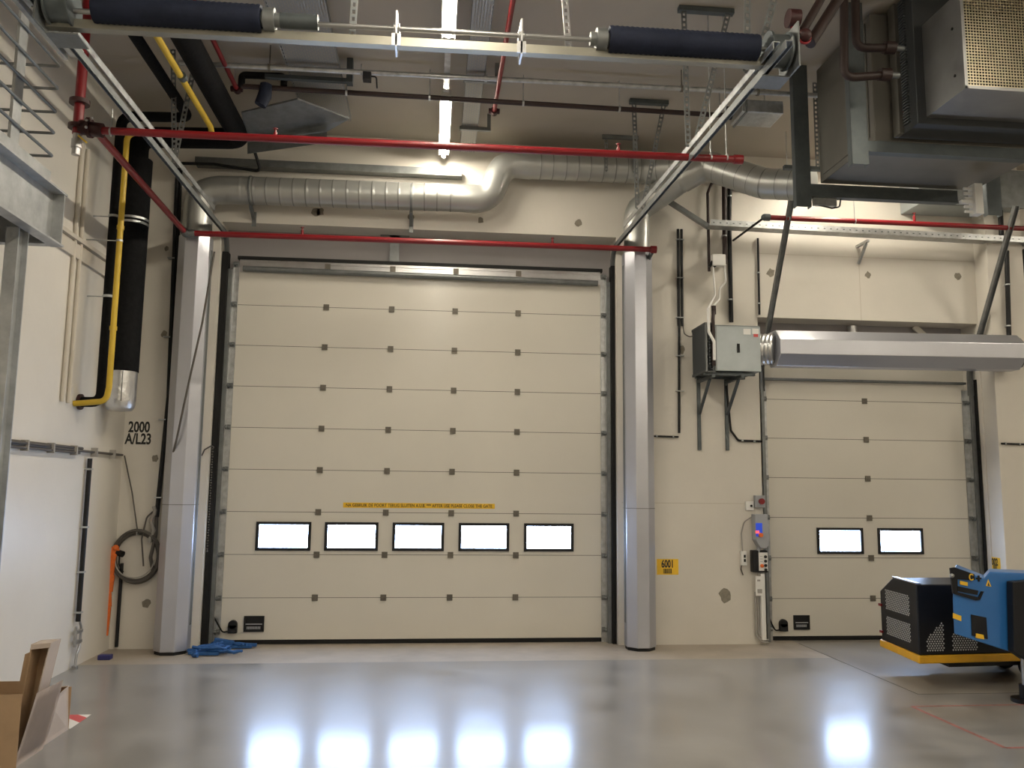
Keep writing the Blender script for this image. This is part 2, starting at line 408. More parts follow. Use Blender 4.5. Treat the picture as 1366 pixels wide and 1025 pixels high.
b = MB(); b.beam((-2.66, -4.15, 4.98), (-2.66, -5.7, 4.98), .09, .05); b.beam((-2.74, -4.15, 4.98), (-2.74, -5.7, 4.98), .03, .1)
obj('rail_end', b, GALV, D1)
# inclined high-lift tracks of the small door
for x, sg in ((4.17, -1), (6.99, 1)):
    b = MB(); p0, p1, p2, p3 = V((x, -.1, 3.1)), V((x, -.1, 3.42)), V((x, -.98, 4.98)), V((x, -1.15, 5.3))
    path = fillet([p0, p1, p3], .3, 6)
    for p, q in zip(path, path[1:]):
        d = (q - p).normalized(); n = V((1, 0, 0)); u = n.cross(d)
        b.obox((p + q) / 2, n, d, u, .055, (q - p).length + .004, .008); b.obox((p + q) / 2 + V((.026, 0, 0)), n, d, u, .006, (q - p).length + .004, .05); b.obox((p + q) / 2 - V((.026, 0, 0)), n, d, u, .006, (q - p).length + .004, .05)
    obj('high_lift_track', b, GALVD, D2)
obj('motor_can', MB().cyl((5.47, .02, 3.80), (5.47, .02, 4.0), .06, 18).cyl((5.47, .02, 3.66), (5.47, .02, 3.80), .075, 18), ALU, D2)
obj('brace', MB().beam((6.35, .05, SZ), (6.8, .05, 3.62), .08, .02, up=(0, 1, 0)), PANEL, D2)

# ------------------------------------------------------------------ torsion springs
SY, SZ5 = -5.0, 4.835
t = thing('torsion_spring_shaft', 'long spring shaft with dark blue sleeves carried between the guide rail ends', 'door spring', (0, SY, SZ5 - .1))
obj('shaft', MB().cyl((-2.58, SY, SZ5 - .01), (2.36, SY, SZ5 + .03), .017, 14), STEEL, t)
obj('square_tube', MB().beam((-2.5, SY + .04, SZ5 - .085), (2.3, SY + .04, SZ5 - .055), .06, .06), SQT, t)
def spring(x0, x1, z0, z1, ends):
    n = 60; pts = [V((x0 + (x1 - x0) * i / n, SY, z0 + (z1 - z0) * i / n)) for i in range(n + 1)]
    o = obj('spring_sleeve', MB().tube(pts, [.088 + (.0035 if i % 2 else 0) for i in range(n + 1)], 24), NAVY, t)
    for x, z in ends:
        obj('end_cone', MB().cyl((x - .035, SY, z), (x + .035, SY, z), .075, 20).cyl((x - .075, SY, z), (x + .075, SY, z), .045, 16), GALVD, o)
    return o
spring(-2.2, -1.16, 4.845, 4.85, ((-1.11, 4.85),)); spring(1.13, 2.17, 4.862, 4.868, ((1.08, 4.86),))
for xx in (-1.0,):
    obj('sleeve_end', MB().cyl((-1.04, SY, 4.85), (-.80, SY, 4.852), .05, 18), DARKFR, t)
for xx, px in ((-.45, 529), (.42, 695)):
    q = at(px, 48, Y=SY)
    obj('bearing_plate', MB().box(q.x - .006, q.x + .006, SY - .05, SY + .09, SZ5 - .14, SZ5 + .11).box(q.x - .03, q.x + .03, SY - .05, SY - .04, SZ5 - .13, SZ5 - .05).cyl((q.x - .02, SY, SZ5 + .01), (q.x + .02, SY, SZ5 + .01), .035, 14), ALU, t)
for x in (-2.4, 2.31):
    d = MB(); d.cyl((x - .06, SY, SZ5 + .02), (x + .06, SY, SZ5 + .02), .11, 28); d.cyl((x - .075, SY, SZ5 + .02), (x - .06, SY, SZ5 + .02), .128, 28); d.cyl((x + .06, SY, SZ5 + .02), (x + .075, SY, SZ5 + .02), .128, 28)
    obj('cable_drum', d, DARKFR, t)
    s = 1 if x > 0 else -1
    obj('end_bracket', MB().box(x + s * .10, x + s * .112, SY - .12, SY + .2, SZ5 - .14, SZ5 + .18).box(x - s * .1, x + s * .1, SY + .02, SY + .2, SZ5 - .155, SZ5 - .145), GALVD, t)

# ------------------------------------------------------------------ red sprinkler ring
RY, RZ = -.72, 4.70
a = at(248, 311, Y=RY); c = at(870, 333, Y=RY); u0 = at(127, 174, X=a.x); u1 = at(986, 213, Y=u0.y)
t = thing('sprinkler_pipe', 'red sprinkler pipe forming a loop in front of and above the big door', 'sprinkler pipe', (a.x, RY, a.z))
R_ = .032
obj('upper_run', MB().cyl(u0, u1, R_, 16).cyl(u1 - V((.05, 0, 0)), u1 + V((.03, 0, 0)), .042, 16), RED, t)
obj('lower_run', MB().cyl(a, c, R_ * 1.02, 16).cyl(c - V((.02, 0, 0)), c + V((.05, 0, 0)), .045, 16), RED, t)
obj('side_run', MB().cyl(u0, a, R_, 16), RED, t)
ec = obj('corner_elbow', MB().ball(a, .05).cyl(a, a + V((.1, 0, 0)), .042, 14).cyl(a + V((0, -.1, .0)), a, .042, 14), GALVD, t); ec['label'] = 'galvanised corner elbow'
vx = u0 + V((-.14, 0, .02))
obj('riser', MB().cyl(vx + V((0, 0, -.06)), V((vx.x, vx.y, CT)), .04, 16), RED, t)
tv = obj('tee_flange', MB().cyl(vx + V((0, 0, -.015)), vx + V((0, 0, .02)), .075, 20).cyl(vx + V((.02, 0, .0)), vx + V((.2, 0, -.02)), .06, 16).cyl(vx + V((.08, 0, .0)), vx + V((.11, 0, 0)), .085, 12), REDD, t)
obj('riser_flange', MB().cyl(vx + V((0, 0, .2)), vx + V((0, 0, .235)), .08, 20), REDD, t)
for bo in ((.1, -.08, .03), (.1, -.08, -.03), (.13, -.06, .06)): obj('bolt_head', MB().ball(vx + V(bo), .012), STEEL, tv)
dv = obj('drain_valve', MB().cyl(vx + V((0, 0, -.24)), vx + V((0, 0, -.06)), .032, 14).cyl(vx + V((0, 0, -.18)), vx + V((0, 0, -.11)), .042, 8), STEEL, t)
obj('valve_handle', MB().beam(vx + V((.03, -.04, -.09)), vx + V((.10, -.05, -.15)), .02, .014), YELP, dv)
def head(p, up=True, mtl=RED):
    s = 1 if up else -1
    return MB().cyl(p, p + V((0, 0, s * .07)), .016, 10).cyl(p + V((0, 0, s * .07)), p + V((0, 0, s * .1)), .008, 8).cyl(p + V((0, 0, s * .1)), p + V((0, 0, s * .106)), .022, 12)
for px, py in ((367, 183), (825, 203)):
    q = at(px, py, Y=u0.y); obj('sprinkler_head', head(V((q.x, u0.y, q.z - .03))), RED, t)
for px, py in ((403, 313), (737, 327)):
    q = at(px, py, Y=RY); obj('sprinkler_head', head(V((q.x, RY, q.z - .02))), RED, t)
for px, py, Y in ((148, 176, u0.y), (948, 210, u0.y), (969, 211, u0.y)):
    q = at(px, py, Y=Y)
    obj('pipe_clip', MB().tube([V((q.x - .006, Y, q.z)), V((q.x + .006, Y, q.z))], .038, 16).cyl((q.x, Y, q.z + .03), (q.x, Y, CT if px > 900 else q.z + .2), .005, 8), GALV, t)
obj('wall_bracket', MB().beam(c + V((.0, .0, -.03)), V((c.x, WT - .03, c.z - .12)), .03, .05).beam(c + V((0, .25, -.05)), V((c.x, WT - .02, c.z - .28)), .02, .03), DARKFR, t)

# right hand red pipe
Y2 = -1.0
p0 = at(1020, 290, Y=Y2); p1 = at(1366, 305, Y=Y2); p1 = p0 + (p1 - p0) * 1.35
t = thing('sprinkler_pipe', 'short red sprinkler pipe above the small door, below the hanging air handler', 'sprinkler pipe', p0)
obj('run', MB().cyl(p0, p1, .03, 16), RED, t)
q = at(1220, 298, Y=Y2); obj('sprinkler_head', head(V((q.x, Y2, q.z + .02))), RED, t)
obj('elbow', MB().ball(p0, .042).cyl(p0, p0 + V((.06, 0, 0)), .042, 14), DARKFR, t)
e = at(984, 316, Y=-.40); obj('support_arm', MB().cyl(p0, V((e.x, WT - .02, e.z)), .014, 10), BLACK, t)
for px in (1052, 1140):
    q = at(px, 292, Y=Y2); zz = p0.z + (p1.z - p0.z) * (q.x - p0.x) / (p1.x - p0.x)
    obj('pipe_clip', MB().tube([V((q.x - .006, Y2, zz)), V((q.x + .006, Y2, zz))], .036, 16).cyl((q.x, Y2, zz), (q.x, Y2, CT), .005, 8), GALV, t)

# two thin red branch pipes at the ceiling
for p, q, lab, fl in (((690, -40), (660, 148), 'thin red branch pipe under the ceiling beside the lamp row', True), ((248, -30), (312, 118), 'thin red branch pipe at the ceiling left, behind the spring shaft', False)):
    A = at(*p, Z=5.92); B = at(*q, Z=5.92); A.x = B.x = (A.x + B.x) / 2
    t = thing('branch_pipe', lab, 'sprinkler pipe', B)
    obj('pipe', MB().cyl(A, B, .024, 14), RED, t)
    obj('end_fitting', MB().cyl(B + V((0, -.02, 0)), B + V((0, .05, 0)), .04, 14).cyl(B + V((-.06, .01, 0)), B + V((.06, .01, 0)), .03, 12), REDD, t)
    obj('drop_rod', MB().cyl(B + V((0, -.1, 0)), V((B.x, B.y - .1, CT)), .005, 8), GALV, t)

# ------------------------------------------------------------------ vertical air curtains
def octo(b, p0, p1, r, m=0):
    b.tube([p0, p1], r / math.cos(PI / 8), 8, m, phase=PI / 8, flat=True)
    return b
CY = -.45
def curtain(cx, label, r, ztop):
    t = thing('air_curtain', label, 'air curtain', (cx, CY, 0), None)
    o = obj('housing', octo(MB(), (cx, CY, .035), (cx, CY, ztop), r), ALUP, t, bevel=.006)
    obj('base_plate', octo(MB(), (cx, CY, 0), (cx, CY, .035), r - .012), BLACK, t)
    obj('top_collar', MB().cyl((cx, CY, ztop), (cx, CY, ztop + .06), r * .96, 28), SPIRAL, t)
    for zz in (1.62,):
        obj('sheet_joint', octo(MB(), (cx, CY, zz - .004), (cx, CY, zz + .004), r + .0015), GALVD, o)
    obj('outlet_slot', MB().box(cx + (r if cx < 0 else -r) - .006, cx + (r if cx < 0 else -r) + .006, CY - .03, CY + .03, .3, ztop - .15), GALVD, o)
    return t
ca = at(232, 870, Y=CY).x; cb = at(851, 866, Y=CY).x
curtain(-2.80, 'tall faceted aluminium air curtain left of the big door', .178, 4.72)
curtain(2.47, 'tall faceted aluminium air curtain right of the big door', .172, 4.72)

# ------------------------------------------------------------------ spiral duct
def duct_tube(b, pts, r, step=.155, rib=.004, n=28):
    P = walkpts(pts, .0125); rs = []; acc = 0.
    for i, p in enumerate(P):
        if i: acc += (P[i] - P[i - 1]).length
        rs.append(r + (rib if (acc % step) < .013 else 0.))
    k0 = len(b.bm.faces); b.tube(P, rs, n); b.bm.faces.ensure_lookup_table()
    for i in range(len(P) - 1):
        if rs[i] <= r + 1e-6 and rs[i + 1] > r:
            for f in b.bm.faces[k0 + i * n:k0 + (i + 1) * n]: f.material_index = 1
    return b
DR = .165; DZ1, DZ2 = 5.32, 5.80
t = thing('spiral_duct', 'round galvanised spiral duct stepping over the big door to both air curtains', 'duct', (-2.8, CY, 4.78))
left = fillet([(-2.80, CY, 4.78), (-2.80, CY, DZ1 - .02), (-2.3, CY, DZ1)], .3, 8)
obj('left_elbow', MB().tube(left, [DR + (.005 if i % 3 == 0 else 0) for i in range(len(left))], 24), SPIRAL, t)
obj('lower_run', duct_tube(MB(), [V((-2.32, CY, DZ1)), V((.28, CY, DZ1 + .02))], DR), [SPIRAL, SEAMD], t)
sb = fillet([(.28, CY, DZ1 + .02), (.62, CY, DZ1 + .02), (.80, CY, DZ2), (1.15, CY, DZ2)], .26, 5)
obj('offset_bend', MB().tube(sb, [DR + .006 if i % 4 == 1 else DR for i in range(len(sb))], 24), SPIRAL, t)
obj('upper_run', duct_tube(MB(), [V((1.1, CY, DZ2)), V((2.72, CY, DZ2 + .01))], DR), [SPIRAL, SEAMD], t)
rb = fillet([(2.47, CY, 4.78), (2.47, CY, 5.28), (2.72, CY - .05, 5.46), (2.95, CY - .25, 5.6), (3.2, CY - .35, 5.72)], .22, 6)
obj('right_drop', MB().tube(rb, [DR * (.95 if i < 8 else .98) + (.006 if i % 4 == 1 else 0) for i in range(len(rb))], 24), SPIRAL, t)
gp = fillet([(2.6, CY, DZ2 + .01), (3.25, CY - .35, 5.77), (3.75, -1.35, 5.35), (4.15, -1.7, 5.22)], .4, 6)
obj('feed_run', duct_tube(MB(), gp, .175, step=.16), [SPIRAL, SEAMD], t)
for px in (335, 549):
    q = at(px, 258, Y=CY); k = MB()
    k.tube([V((q.x - .012, CY, DZ1)), V((q.x + .012, CY, DZ1))], DR + .012, 24); k.beam((q.x, CY, DZ1 - DR - .01), (q.x, WT - .02, DZ1 - DR - .11), .04, .03); k.box(q.x - .025, q.x + .025, WF - .008, WF, DZ1 - DR - .2, DZ1 - DR - .02)
    obj('duct_clamp', k, GALVD, t)
# trapeze hangers of the duct
q0, q1 = at(849, 134, Y=-.45), at(889, 134, Y=-.45)
k = MB()
for xx in (2.05, 2.4): k.strip_holes((xx, CY - .19, 5.7), (xx, CY - .19, CT), .04, (0, 1, 0), .05)
k.box(2.0, 2.45, CY - .22, CY - .18, CZ - .05, CT)
obj('trapeze_hanger', k, GALVD, t)

# ------------------------------------------------------------------ horizontal air curtain and heater
HY = PY - .25
hA = at(1031, 466, Y=HY); hB = at(1352, 472, Y=HY)
t = thing('air_curtain', 'horizontal faceted aluminium air curtain hanging across the small door', 'air curtain', hA)
ax = (hB - hA).normalized()
obj('housing', octo(MB(), hA, hB, .215), ALUP, t, bevel=.006)
obj('end_cap', octo(MB(), hB, hB + ax * .05, .18).cyl(hB + ax * .05, hB + ax * .16, .12, 20), GALVD, t)
obj('wall_arm', MB().beam(hB + V((-.15, .1, .19)), V((hB.x - .15, WT - .03, hB.z + .30)), .04, .04), GALVD, t)
obj('wall_arm', MB().beam(hA + V((.4, .1, .19)), V((hA.x + .4, WT - .03, hA.z + .30)), .04, .04), GALVD, t)

x0, x1, y0, y1, z0, z1 = 3.52, 3.93, -.78, -.32, 3.245, 3.80
t = thing('heater_unit', 'grey sheet metal heater box with coil on wall brackets beside the small door', 'heater', (3.6, -.5, z0))
HX = at(954, 470, Y=y0).x; GX = at(943, 470, Y=y0).x; x1 = at(1015, 470, Y=y0).x
hb = obj('casing', MB().box(HX, x1, y0, y1, z0, z1), UNITG, t, bevel=.006)
obj('casing_lid_edge', MB().box(HX + .01, HX + .02, y0 - .003, y0, z0 + .01, z1 - .01).box(HX, x1, y0 - .004, y0, z1 - .012, z1 - .004), GALVD, hb)
obj('latch', MB().box(HX + .27, HX + .30, y0 - .012, y0, 3.47, 3.575).box(HX + .277, HX + .287, y0 - .02, y0 - .012, 3.52, 3.565), BLACK, hb)
obj('rating_plate', MB().box(x1 - .21, x1 - .12, y0 - .002, y0, 3.69, 3.76), WHITEP, hb)
obj('maker_sticker', MB().box(x1 - .10, x1 - .02, y0 - .002, y0, 3.70, 3.765).box(x1 - .085, x1 - .03, y0 - .003, y0 - .0005, 3.665, 3.70, 1), [WHITEP, TAPER], hb)
cf = MB(); gx = GX - .02
cf.box(gx, gx + .02, y0 - .02, y1 + .02, z0 - .02, z1 + .02).box(HX - .02, HX, y0 + .03, y1, z0 + .0, z1 - .0)
cf.box(gx, HX, y0 - .02, y1 + .02, z1 + .012, z1 + .02).box(gx, HX, y0 - .02, y1 + .02, z0 - .02, z0 - .012)
obj('coil_frame', cf, GALVD, t)
fm = MB()
for k in range(26): z = z0 + .005 + k * (z1 - z0 - .01) / 25; fm.box(gx + .022, HX - .022, y0 + .005, y1 - .005, z - .003, z + .003)
for k in range(14):
    z = z0 + .03 + k * .037; fm.tube([V((gx + .05, y0 + .005, z)), V((gx + .05, y0 - .02, z)), V((gx + .05, y0 - .02, z + .018)), V((gx + .05, y0 + .005, z + .018))], .008, 8)
obj('coil', fm, FINS, t)
gl = MB()
for k in range(16): yy = y0 + .02 + k * (y1 - y0 - .04) / 15; gl.box(gx - .008, gx, yy - .005, yy + .005, z0, z1)
gl.box(gx - .008, gx, y0 - .02, y1 + .02, z0 - .02, z0 + .01).box(gx - .008, gx, y0 - .02, y1 + .02, z1 - .01, z1 + .02)
obj('intake_grille', gl, FINS, t)
hd = MB().tube(fillet([(HX - .03, y0 - .03, 3.30), (HX - .03, y0 - .03, 3.86), (HX, y0 + .02, 3.98)], .06), .022, 12).cyl((HX, y0 + .02, 3.93), (HX, y0 + .02, 4.03), .03, 8)
obj('header_pipe', hd, BROWN, t)
wc = MB().tube(fillet([(HX - .09, y0 - .05, 3.98), (HX - .09, y0 - .05, 3.70), (HX - .035, y0 - .07, 3.58), (HX - .035, y0 - .07, 3.36)], .06), .017, 12)
obj('supply_hose', wc, WHITEP, t)
fx = MB(); P = [V((x1 + (.22) * i / 24, (y0 + y1) / 2 * (1 - i / 24) + HY * i / 24, 3.55 + (hA.z - 3.55) * i / 24)) for i in range(25)]
obj('flexible_collar', fx.tube(P, [.175 + (.017 if i % 4 < 2 else 0) for i in range(25)], 28), ALU, t)
bx = [at(932, 560, Y=WF).x, at(969, 560, Y=WF).x]
for xx in bx:
    k = MB(); k.box(xx - .02, xx + .02, WF - .03, WF, 2.33 if xx < 3.3 else 2.33, 3.22); k.box(xx - .02, xx + .02, -.80, WF - .03, 3.165, 3.20)
    k.beam((xx, WF - .04, 2.78), (xx, -.66, 3.165), .03, .03, up=(1, 0, 0))
    obj('bracket', k, DARKFR, t)
obj('bearer', MB().box(gx, x1 - .06, -.74, -.69, 3.20, 3.228).box(gx, x1 - .06, -.42, -.37, 3.20, 3.228).box(gx, x1 - .06, -.76, -.36, 3.228, 3.245 - .021), DARKFR, t)

# ------------------------------------------------------------------ pipes at the wall between the doors
def wall_pipe(name, label, cat, pts, r, mtl, clips=(), Y=-.3, fr=.06, group=None):
    back = PY if Y < PY else WF
    P = [at(px, py, Y=Y) for px, py in pts]
    t = thing(name, label, cat, P[-1])
    obj('pipe', MB().tube(fillet(P, fr, 5), r, 12), mtl, t)
    for px, py in clips:
        q = at(px, py, Y=Y); d = (P[-1] - P[0]).normalized()
        k = MB(); vert = abs(d.z) > abs(d.x); e = V((0, 0, .008)) if vert else V((.008, 0, 0))
        k.tube([q - e, q + e], r + .006, 12); s_ = V((.012, 0, 0)) if vert else V((0, 0, .012))
        k.obox(V((q.x, (q.y + back - .0005) / 2, q.z)), V((1, 0, 0)), V((0, 1, 0)), V((0, 0, 1)), .024, abs(back - .0005 - q.y), .024)
        obj('clip', k, GALV, t)
    return t
wall_pipe('heating_pipe', 'thin brown heating pipe dropping to the white junction box, bent at its top', 'pipe', ((992, 243), (950, 243), (944, 258), (946, 362)), .019, BROWN, ((945, 300),))
wall_pipe('heating_pipe', 'thick brown heating pipe ending beside the white junction box', 'pipe', ((966, 238), (966.5, 300), (967, 352)), .03, BROWN, ((966, 315),))
wall_pipe('heating_pipe', 'long dark pipe close to the right of the thick brown pipe, reaching the heater unit', 'pipe', ((973.5, 232), (973, 300), (975.5, 430)), .027, BLACK, ((973, 262), (974, 400)), Y=-.26)
wall_pipe('heating_pipe', 'short level brown pipe above the red pipe end, left of the spiral feed duct', 'pipe', ((974, 252), (1022, 256)), .016, BROWN, ((985, 252),), Y=-.27)
wall_pipe('conduit', 'bent black conduit running into the small door frame below the heater', 'conduit', ((969, 515), (975, 575), (985, 588), (1016, 589)), .014, BLACK, ((990, 588), (1006, 589)), Y=-.25)
wall_pipe('conduit', 'thin black conduit on the wall left of the inclined small door track', 'conduit', ((1011, 318), (1013, 420)), .014, BLACK, ((1012, 364), (1013, 405)), Y=-.25)
wall_pipe('conduit', 'level black conduit stub between air curtain and tall conduit', 'conduit', ((868, 582), (905, 583)), .011, BLACK, ((876, 582), (898, 583)), Y=-.25)
# tall conduit pair
t = thing('cable_duct', 'tall black conduit bundle on the wall right of the right air curtain', 'cable duct', at(907, 578, Y=-.25))
A, B = at(907, 306, Y=-.25), at(908, 435, Y=-.25); Cc = at(906, 578, Y=-.25)
obj('bundle', MB().cyl(A + V((-.025, 0, 0)), B + V((-.025, 0, 0)), .018, 10).cyl(A + V((.02, 0, 0)), B + V((.02, 0, 0)), .018, 10), BLACK, t)
obj('conduit', MB().cyl(B + V((-.02, 0, .05)), Cc, .016, 10), BLACK, t)
for py in (320, 371, 424, 475, 522):
    q = at(907, py, Y=-.25); obj('clip', MB().box(q.x - .05, q.x + .05, -.272, WT, q.z - .006, q.z + .006), GALV, t)
obj('lead', MB().tube(fillet([B + V((.03, 0, .0)), B + V((.04, -.01, -.1)), B + V((.10, -.02, -.14)), V((3.20, -.4, B.z - .15))], .05), .007, 8), CABLE, t)
# white junction box
q = at(956, 350, Y=-.3)
t = thing('junction_box', 'white junction box mounted on the brown pipes above the heater unit', 'junction box', q)
obj('box', MB().box(q.x - .085, q.x + .085, -.40, -.31, q.z - .07, q.z + .08), WHITEP, t, bevel=.01)
obj('back_plate', MB().box(q.x - .05, q.x + .05, -.31, WF, q.z - .04, q.z + .05), GREYP, t)
obj('gland_cluster', MB().tube([V((q.x - .12 + .02 * k, -.36, q.z - .02 - .03 * abs(k - 2))) for k in range(5)], .022, 10), BLACK, t)
obj('lead', MB().tube(fillet([V((q.x - .07, -.36, q.z - .08)), V((q.x - .07, -.42, q.z - .45)), V((HX - .09, y0 - .05, 3.98))], .1), .012, 10).tube(fillet([V((q.x + .08, -.36, q.z - .02)), V((q.x + .09, -.37, q.z - .27)), V((q.x + .0, -.38, q.z - .36)), V((q.x - .01, -.40, q.z - .5)), V((HX, y0 + .02, 4.03))], .08), .012, 10), WHITEP, t)

# galvanised cable tray over the small door
ty = -.5
A = at(945, 303, Y=ty); B = at(1366, 326, Y=ty); B = A + (B - A) * 1.4
t = thing('cable_tray', 'galvanised channel cable tray crossing above the small door', 'cable tray', A)
k = MB(); k.beam(A, B, .16, .004); k.beam(A + V((0, -.08, .035)), B + V((0, -.08, .035)), .004, .075); k.beam(A + V((0, .08, .035)), B + V((0, .08, .035)), .004, .075)
hol = k
for i in range(70):
    p = A.lerp(B, (i + .5) / 70) + V((0, -.0825, .035)); hol.obox(p, V((1, 0, 0)), V((0, 1, 0)), V((0, 0, 1)), .022, .002, .012, 1)
obj('channel', k, [GALV, DARKFR], t)
dg = at(880, 262, Y=-.27)
obj('sloping_end', MB().beam(A, V((dg.x, -.29, dg.z)), .12, .05), GALVD, t)
for px, py in ((1158, 318),):
    q = at(px, py, Y=ty); obj('bracket', MB().beam((q.x, ty, q.z - .03), (q.x - .0, WT, q.z - .03), .04, .03).beam((q.x, ty + .05, q.z - .05), (q.x, WT - .02, q.z - .26), .03, .03), GALV, t)

# ------------------------------------------------------------------ control cluster by the small door
def wx(px, py, Y=WF): return at(px, py, Y=Y)
a, c = wx(1005, 661), wx(1018, 677)
t = thing('emergency_stop', 'small grey box with red emergency button at the top of the door controls', 'emergency stop', (a.x, WF, c.z))
obj('box', MB().box(a.x, c.x, WF - .07, WF, c.z, a.z), GREYP, t, bevel=.005)
bt = obj('button', MB().cyl(((a.x + c.x) / 2 + .01, WF - .07, (a.z + c.z) / 2), ((a.x + c.x) / 2 + .01, WF - .10, (a.z + c.z) / 2), .036, 18), RED, t)
q = wx(999, 675)
t = thing('push_button', 'small white wall socket with a black dot left of the emergency button', 'push button', (q.x, WF, q.z - .05))
obj('plate', MB().box(q.x - .05, q.x + .05, WF - .035, WF, q.z - .055, q.z + .055), WHITEP, t, bevel=.006)
obj('dot', MB().cyl((q.x + .015, WF - .035, q.z), (q.x + .015, WF - .045, q.z), .014, 12), BLACK, t)
a, c = wx(1002, 686), wx(1020, 731)
t = thing('control_box', 'tall grey door drive control box with blue screen and red light', 'control box', (a.x, WF, c.z))
obj('housing', MB().prism([(a.x, WF - .13, a.z), (c.x, WF - .13, a.z), (c.x, WF - .13, c.z + .04), (c.x - .03, WF - .13, c.z), (a.x + .06, WF - .13, c.z), (a.x, WF - .13, c.z + .1)], (0, .13, 0)), GREYP, t, bevel=.008)
s1 = wx(1008, 698, WF - .13); s2 = wx(1017, 716, WF - .13)
obj('screen', MB().box(s1.x, s2.x, WF - .135, WF - .13, s2.z, s1.z), SCREENB, t)
s3 = wx(1010.5, 710, WF - .13)
obj('indicator', MB().box(s3.x - .025, s3.x + .015, WF - .142, WF - .135, s3.z - .015, s3.z + .015), LEDR, t)
obj('knob', MB().cyl((s3.x + .035, WF - .13, s3.z - .035), (s3.x + .035, WF - .16, s3.z - .035), .026, 16), ORANGE, t)
obj('cable_gland', MB().cyl((s3.x + .03, WF - .07, c.z + .01), (s3.x + .03, WF - .07, c.z - .05), .022, 12), GREYP, t)
# operating panel
a, c = wx(1000, 736), wx(1021, 763)
t = thing('operating_panel', 'black operating panel with white face and black push buttons', 'control panel', (a.x, WF, c.z))
obj('case', MB().box(a.x, c.x, WF - .09, WF, c.z, a.z + .02), BLACK, t, bevel=.01)
fa = obj('face_plate', MB().box(a.x + .075, c.x - .005, WF - .096, WF - .09, c.z + .02, a.z - .005), WHITEP, t)
fz0, fz1 = c.z + .02, a.z - .005
for i in range(4):
    z = fz1 - .05 - i * .052; obj('button', MB().cyl((c.x - .035, WF - .096, z), (c.x - .035, WF - .108, z), .018, 14), BLACK, fa)
obj('stop_button', MB().cyl((a.x + .11, WF - .096, fz0 + .06), (a.x + .11, WF - .115, fz0 + .06), .021, 16), ORANGE, fa)
lt = MB()
for i in range(3): lt.box(a.x + .09, a.x + .125, WF - .0968, WF - .096, fz1 - .05 - .03 * i, fz1 - .044 - .03 * i)
obj('legend', lt, GREYP, fa)
# pull switch left
q = wx(990, 745)
t = thing('switch_box', 'small white switch box left of the black operating panel', 'switch', (q.x, WF, q.z - .08))
obj('box', MB().box(q.x - .03, q.x + .04, WF - .05, WF, q.z - .085, q.z + .085), WHITEP, t, bevel=.006)
obj('key', MB().box(q.x + .002, q.x + .024, WF - .058, WF - .05, q.z - .04, q.z - .005).box(q.x + .002, q.x + .024, WF - .058, WF - .05, q.z + .01, q.z + .045), BLACK, t)
obj('lead', MB().tube(fillet([V((q.x, WF - .02, q.z + .085)), V((q.x - .01, WF - .02, q.z + .3)), V((q.x + .03, WF - .02, q.z + .44)), V((q.x + .11, WF - .05, q.z + .50))], .08), .008, 8), CABLEL, t)
obj('tail', MB().tube([V((q.x - .02, WF - .02, q.z - .085)), V((q.x - .025, WF - .02, q.z - .13)), V((q.x, WF - .02, q.z - .2))], .007, 8), CABLE, t)
# document sleeve + riser trunking
a, c = wx(1004, 768), wx(1015, 794)
tag(obj('document_sleeve', MB().box(a.x, c.x, WF - .09, WF - .0845, c.z, a.z).box(a.x + .02, c.x - .02, WF - .092, WF - .09, c.z + .03, c.z + .08, 1).box(a.x + .02, c.x - .04, WF - .092, WF - .09, a.z - .06, a.z - .04, 1), [WHITEP, CABLEL]), 'white paper sleeve hanging below the operating panel', 'document')
a, c = wx(1006, 796), wx(1020, 852)
t = thing('cable_trunking', 'white and grey cable riser from the floor up to the operating panel', 'cable duct', (a.x, WF, 0))
obj('trunking', MB().box(a.x + .055, c.x - .01, WF - .085, WF, .06, .84), WHITEP, t, bevel=.004)
obj('conduit', MB().tube(fillet([(a.x + .005, WF - .03, .62), (a.x + .005, WF - .03, .10), (a.x + .06, WF - .06, .03), (c.x + .02, WF - .06, .03)], .07), .013, 10).tube(fillet([(a.x + .035, WF - .03, .62), (a.x + .035, WF - .03, .12), (a.x + .08, WF - .06, .06), (c.x + .02, WF - .06, .06)], .07), .013, 10), CABLEL, t)
# 6001 sign
a, c = wx(876, 746), wx(905, 767)
t = thing('wall_sign', 'yellow sign with black number 6001 and bar marks', 'sign', ((a.x + c.x) / 2, WF, c.z))
obj('plate', MB().box(a.x, c.x, WF - .004, WF, c.z, a.z), YELS, t)
text_obj('number', '6001', ((a.x + c.x) / 2, WF - .0052, a.z - .062), FRONT, .125, INK, t, sx=.62, bold=.004)
bb = MB(); rd = random.Random(3); x = a.x + .08
while x < c.x - .09:
    w = rd.choice((.003, .005, .008)); bb.box(x, x + w, WF - .0052, WF - .004, c.z + .015, c.z + .072); x += w + rd.choice((.003, .005))
obj('bars', bb, INK, t)
# sign right of the small door
a, c = at(1320.5, 743, X=PXX), at(1335, 759, X=PXX)
t = thing('wall_sign', 'yellow sign with black number 6002 on the pier side behind the blue machine', 'sign', (PXX, (a.y + c.y) / 2, c.z))
SIDE = Matrix(((0, 0, -1), (-1, 0, 0), (0, 1, 0))).to_4x4()
obj('plate', MB().box(PXX - .004, PXX - .0003, a.y, c.y, c.z - .03, a.z), YELS, t)
text_obj('number', '6002', (PXX - .0052, (a.y + c.y) / 2 + .02, a.z - .06), SIDE, .12, INK, t, sx=.62, bold=.004)
bb = MB(); y = c.y + .06; rd = random.Random(4)
while y < a.y - .06:
    w = rd.choice((.003, .005, .008)); bb.box(PXX - .0052, PXX - .004, y, y + w, c.z - .015, c.z + .035); y += w + rd.choice((.003, .005))
obj('bars', bb, INK, t)
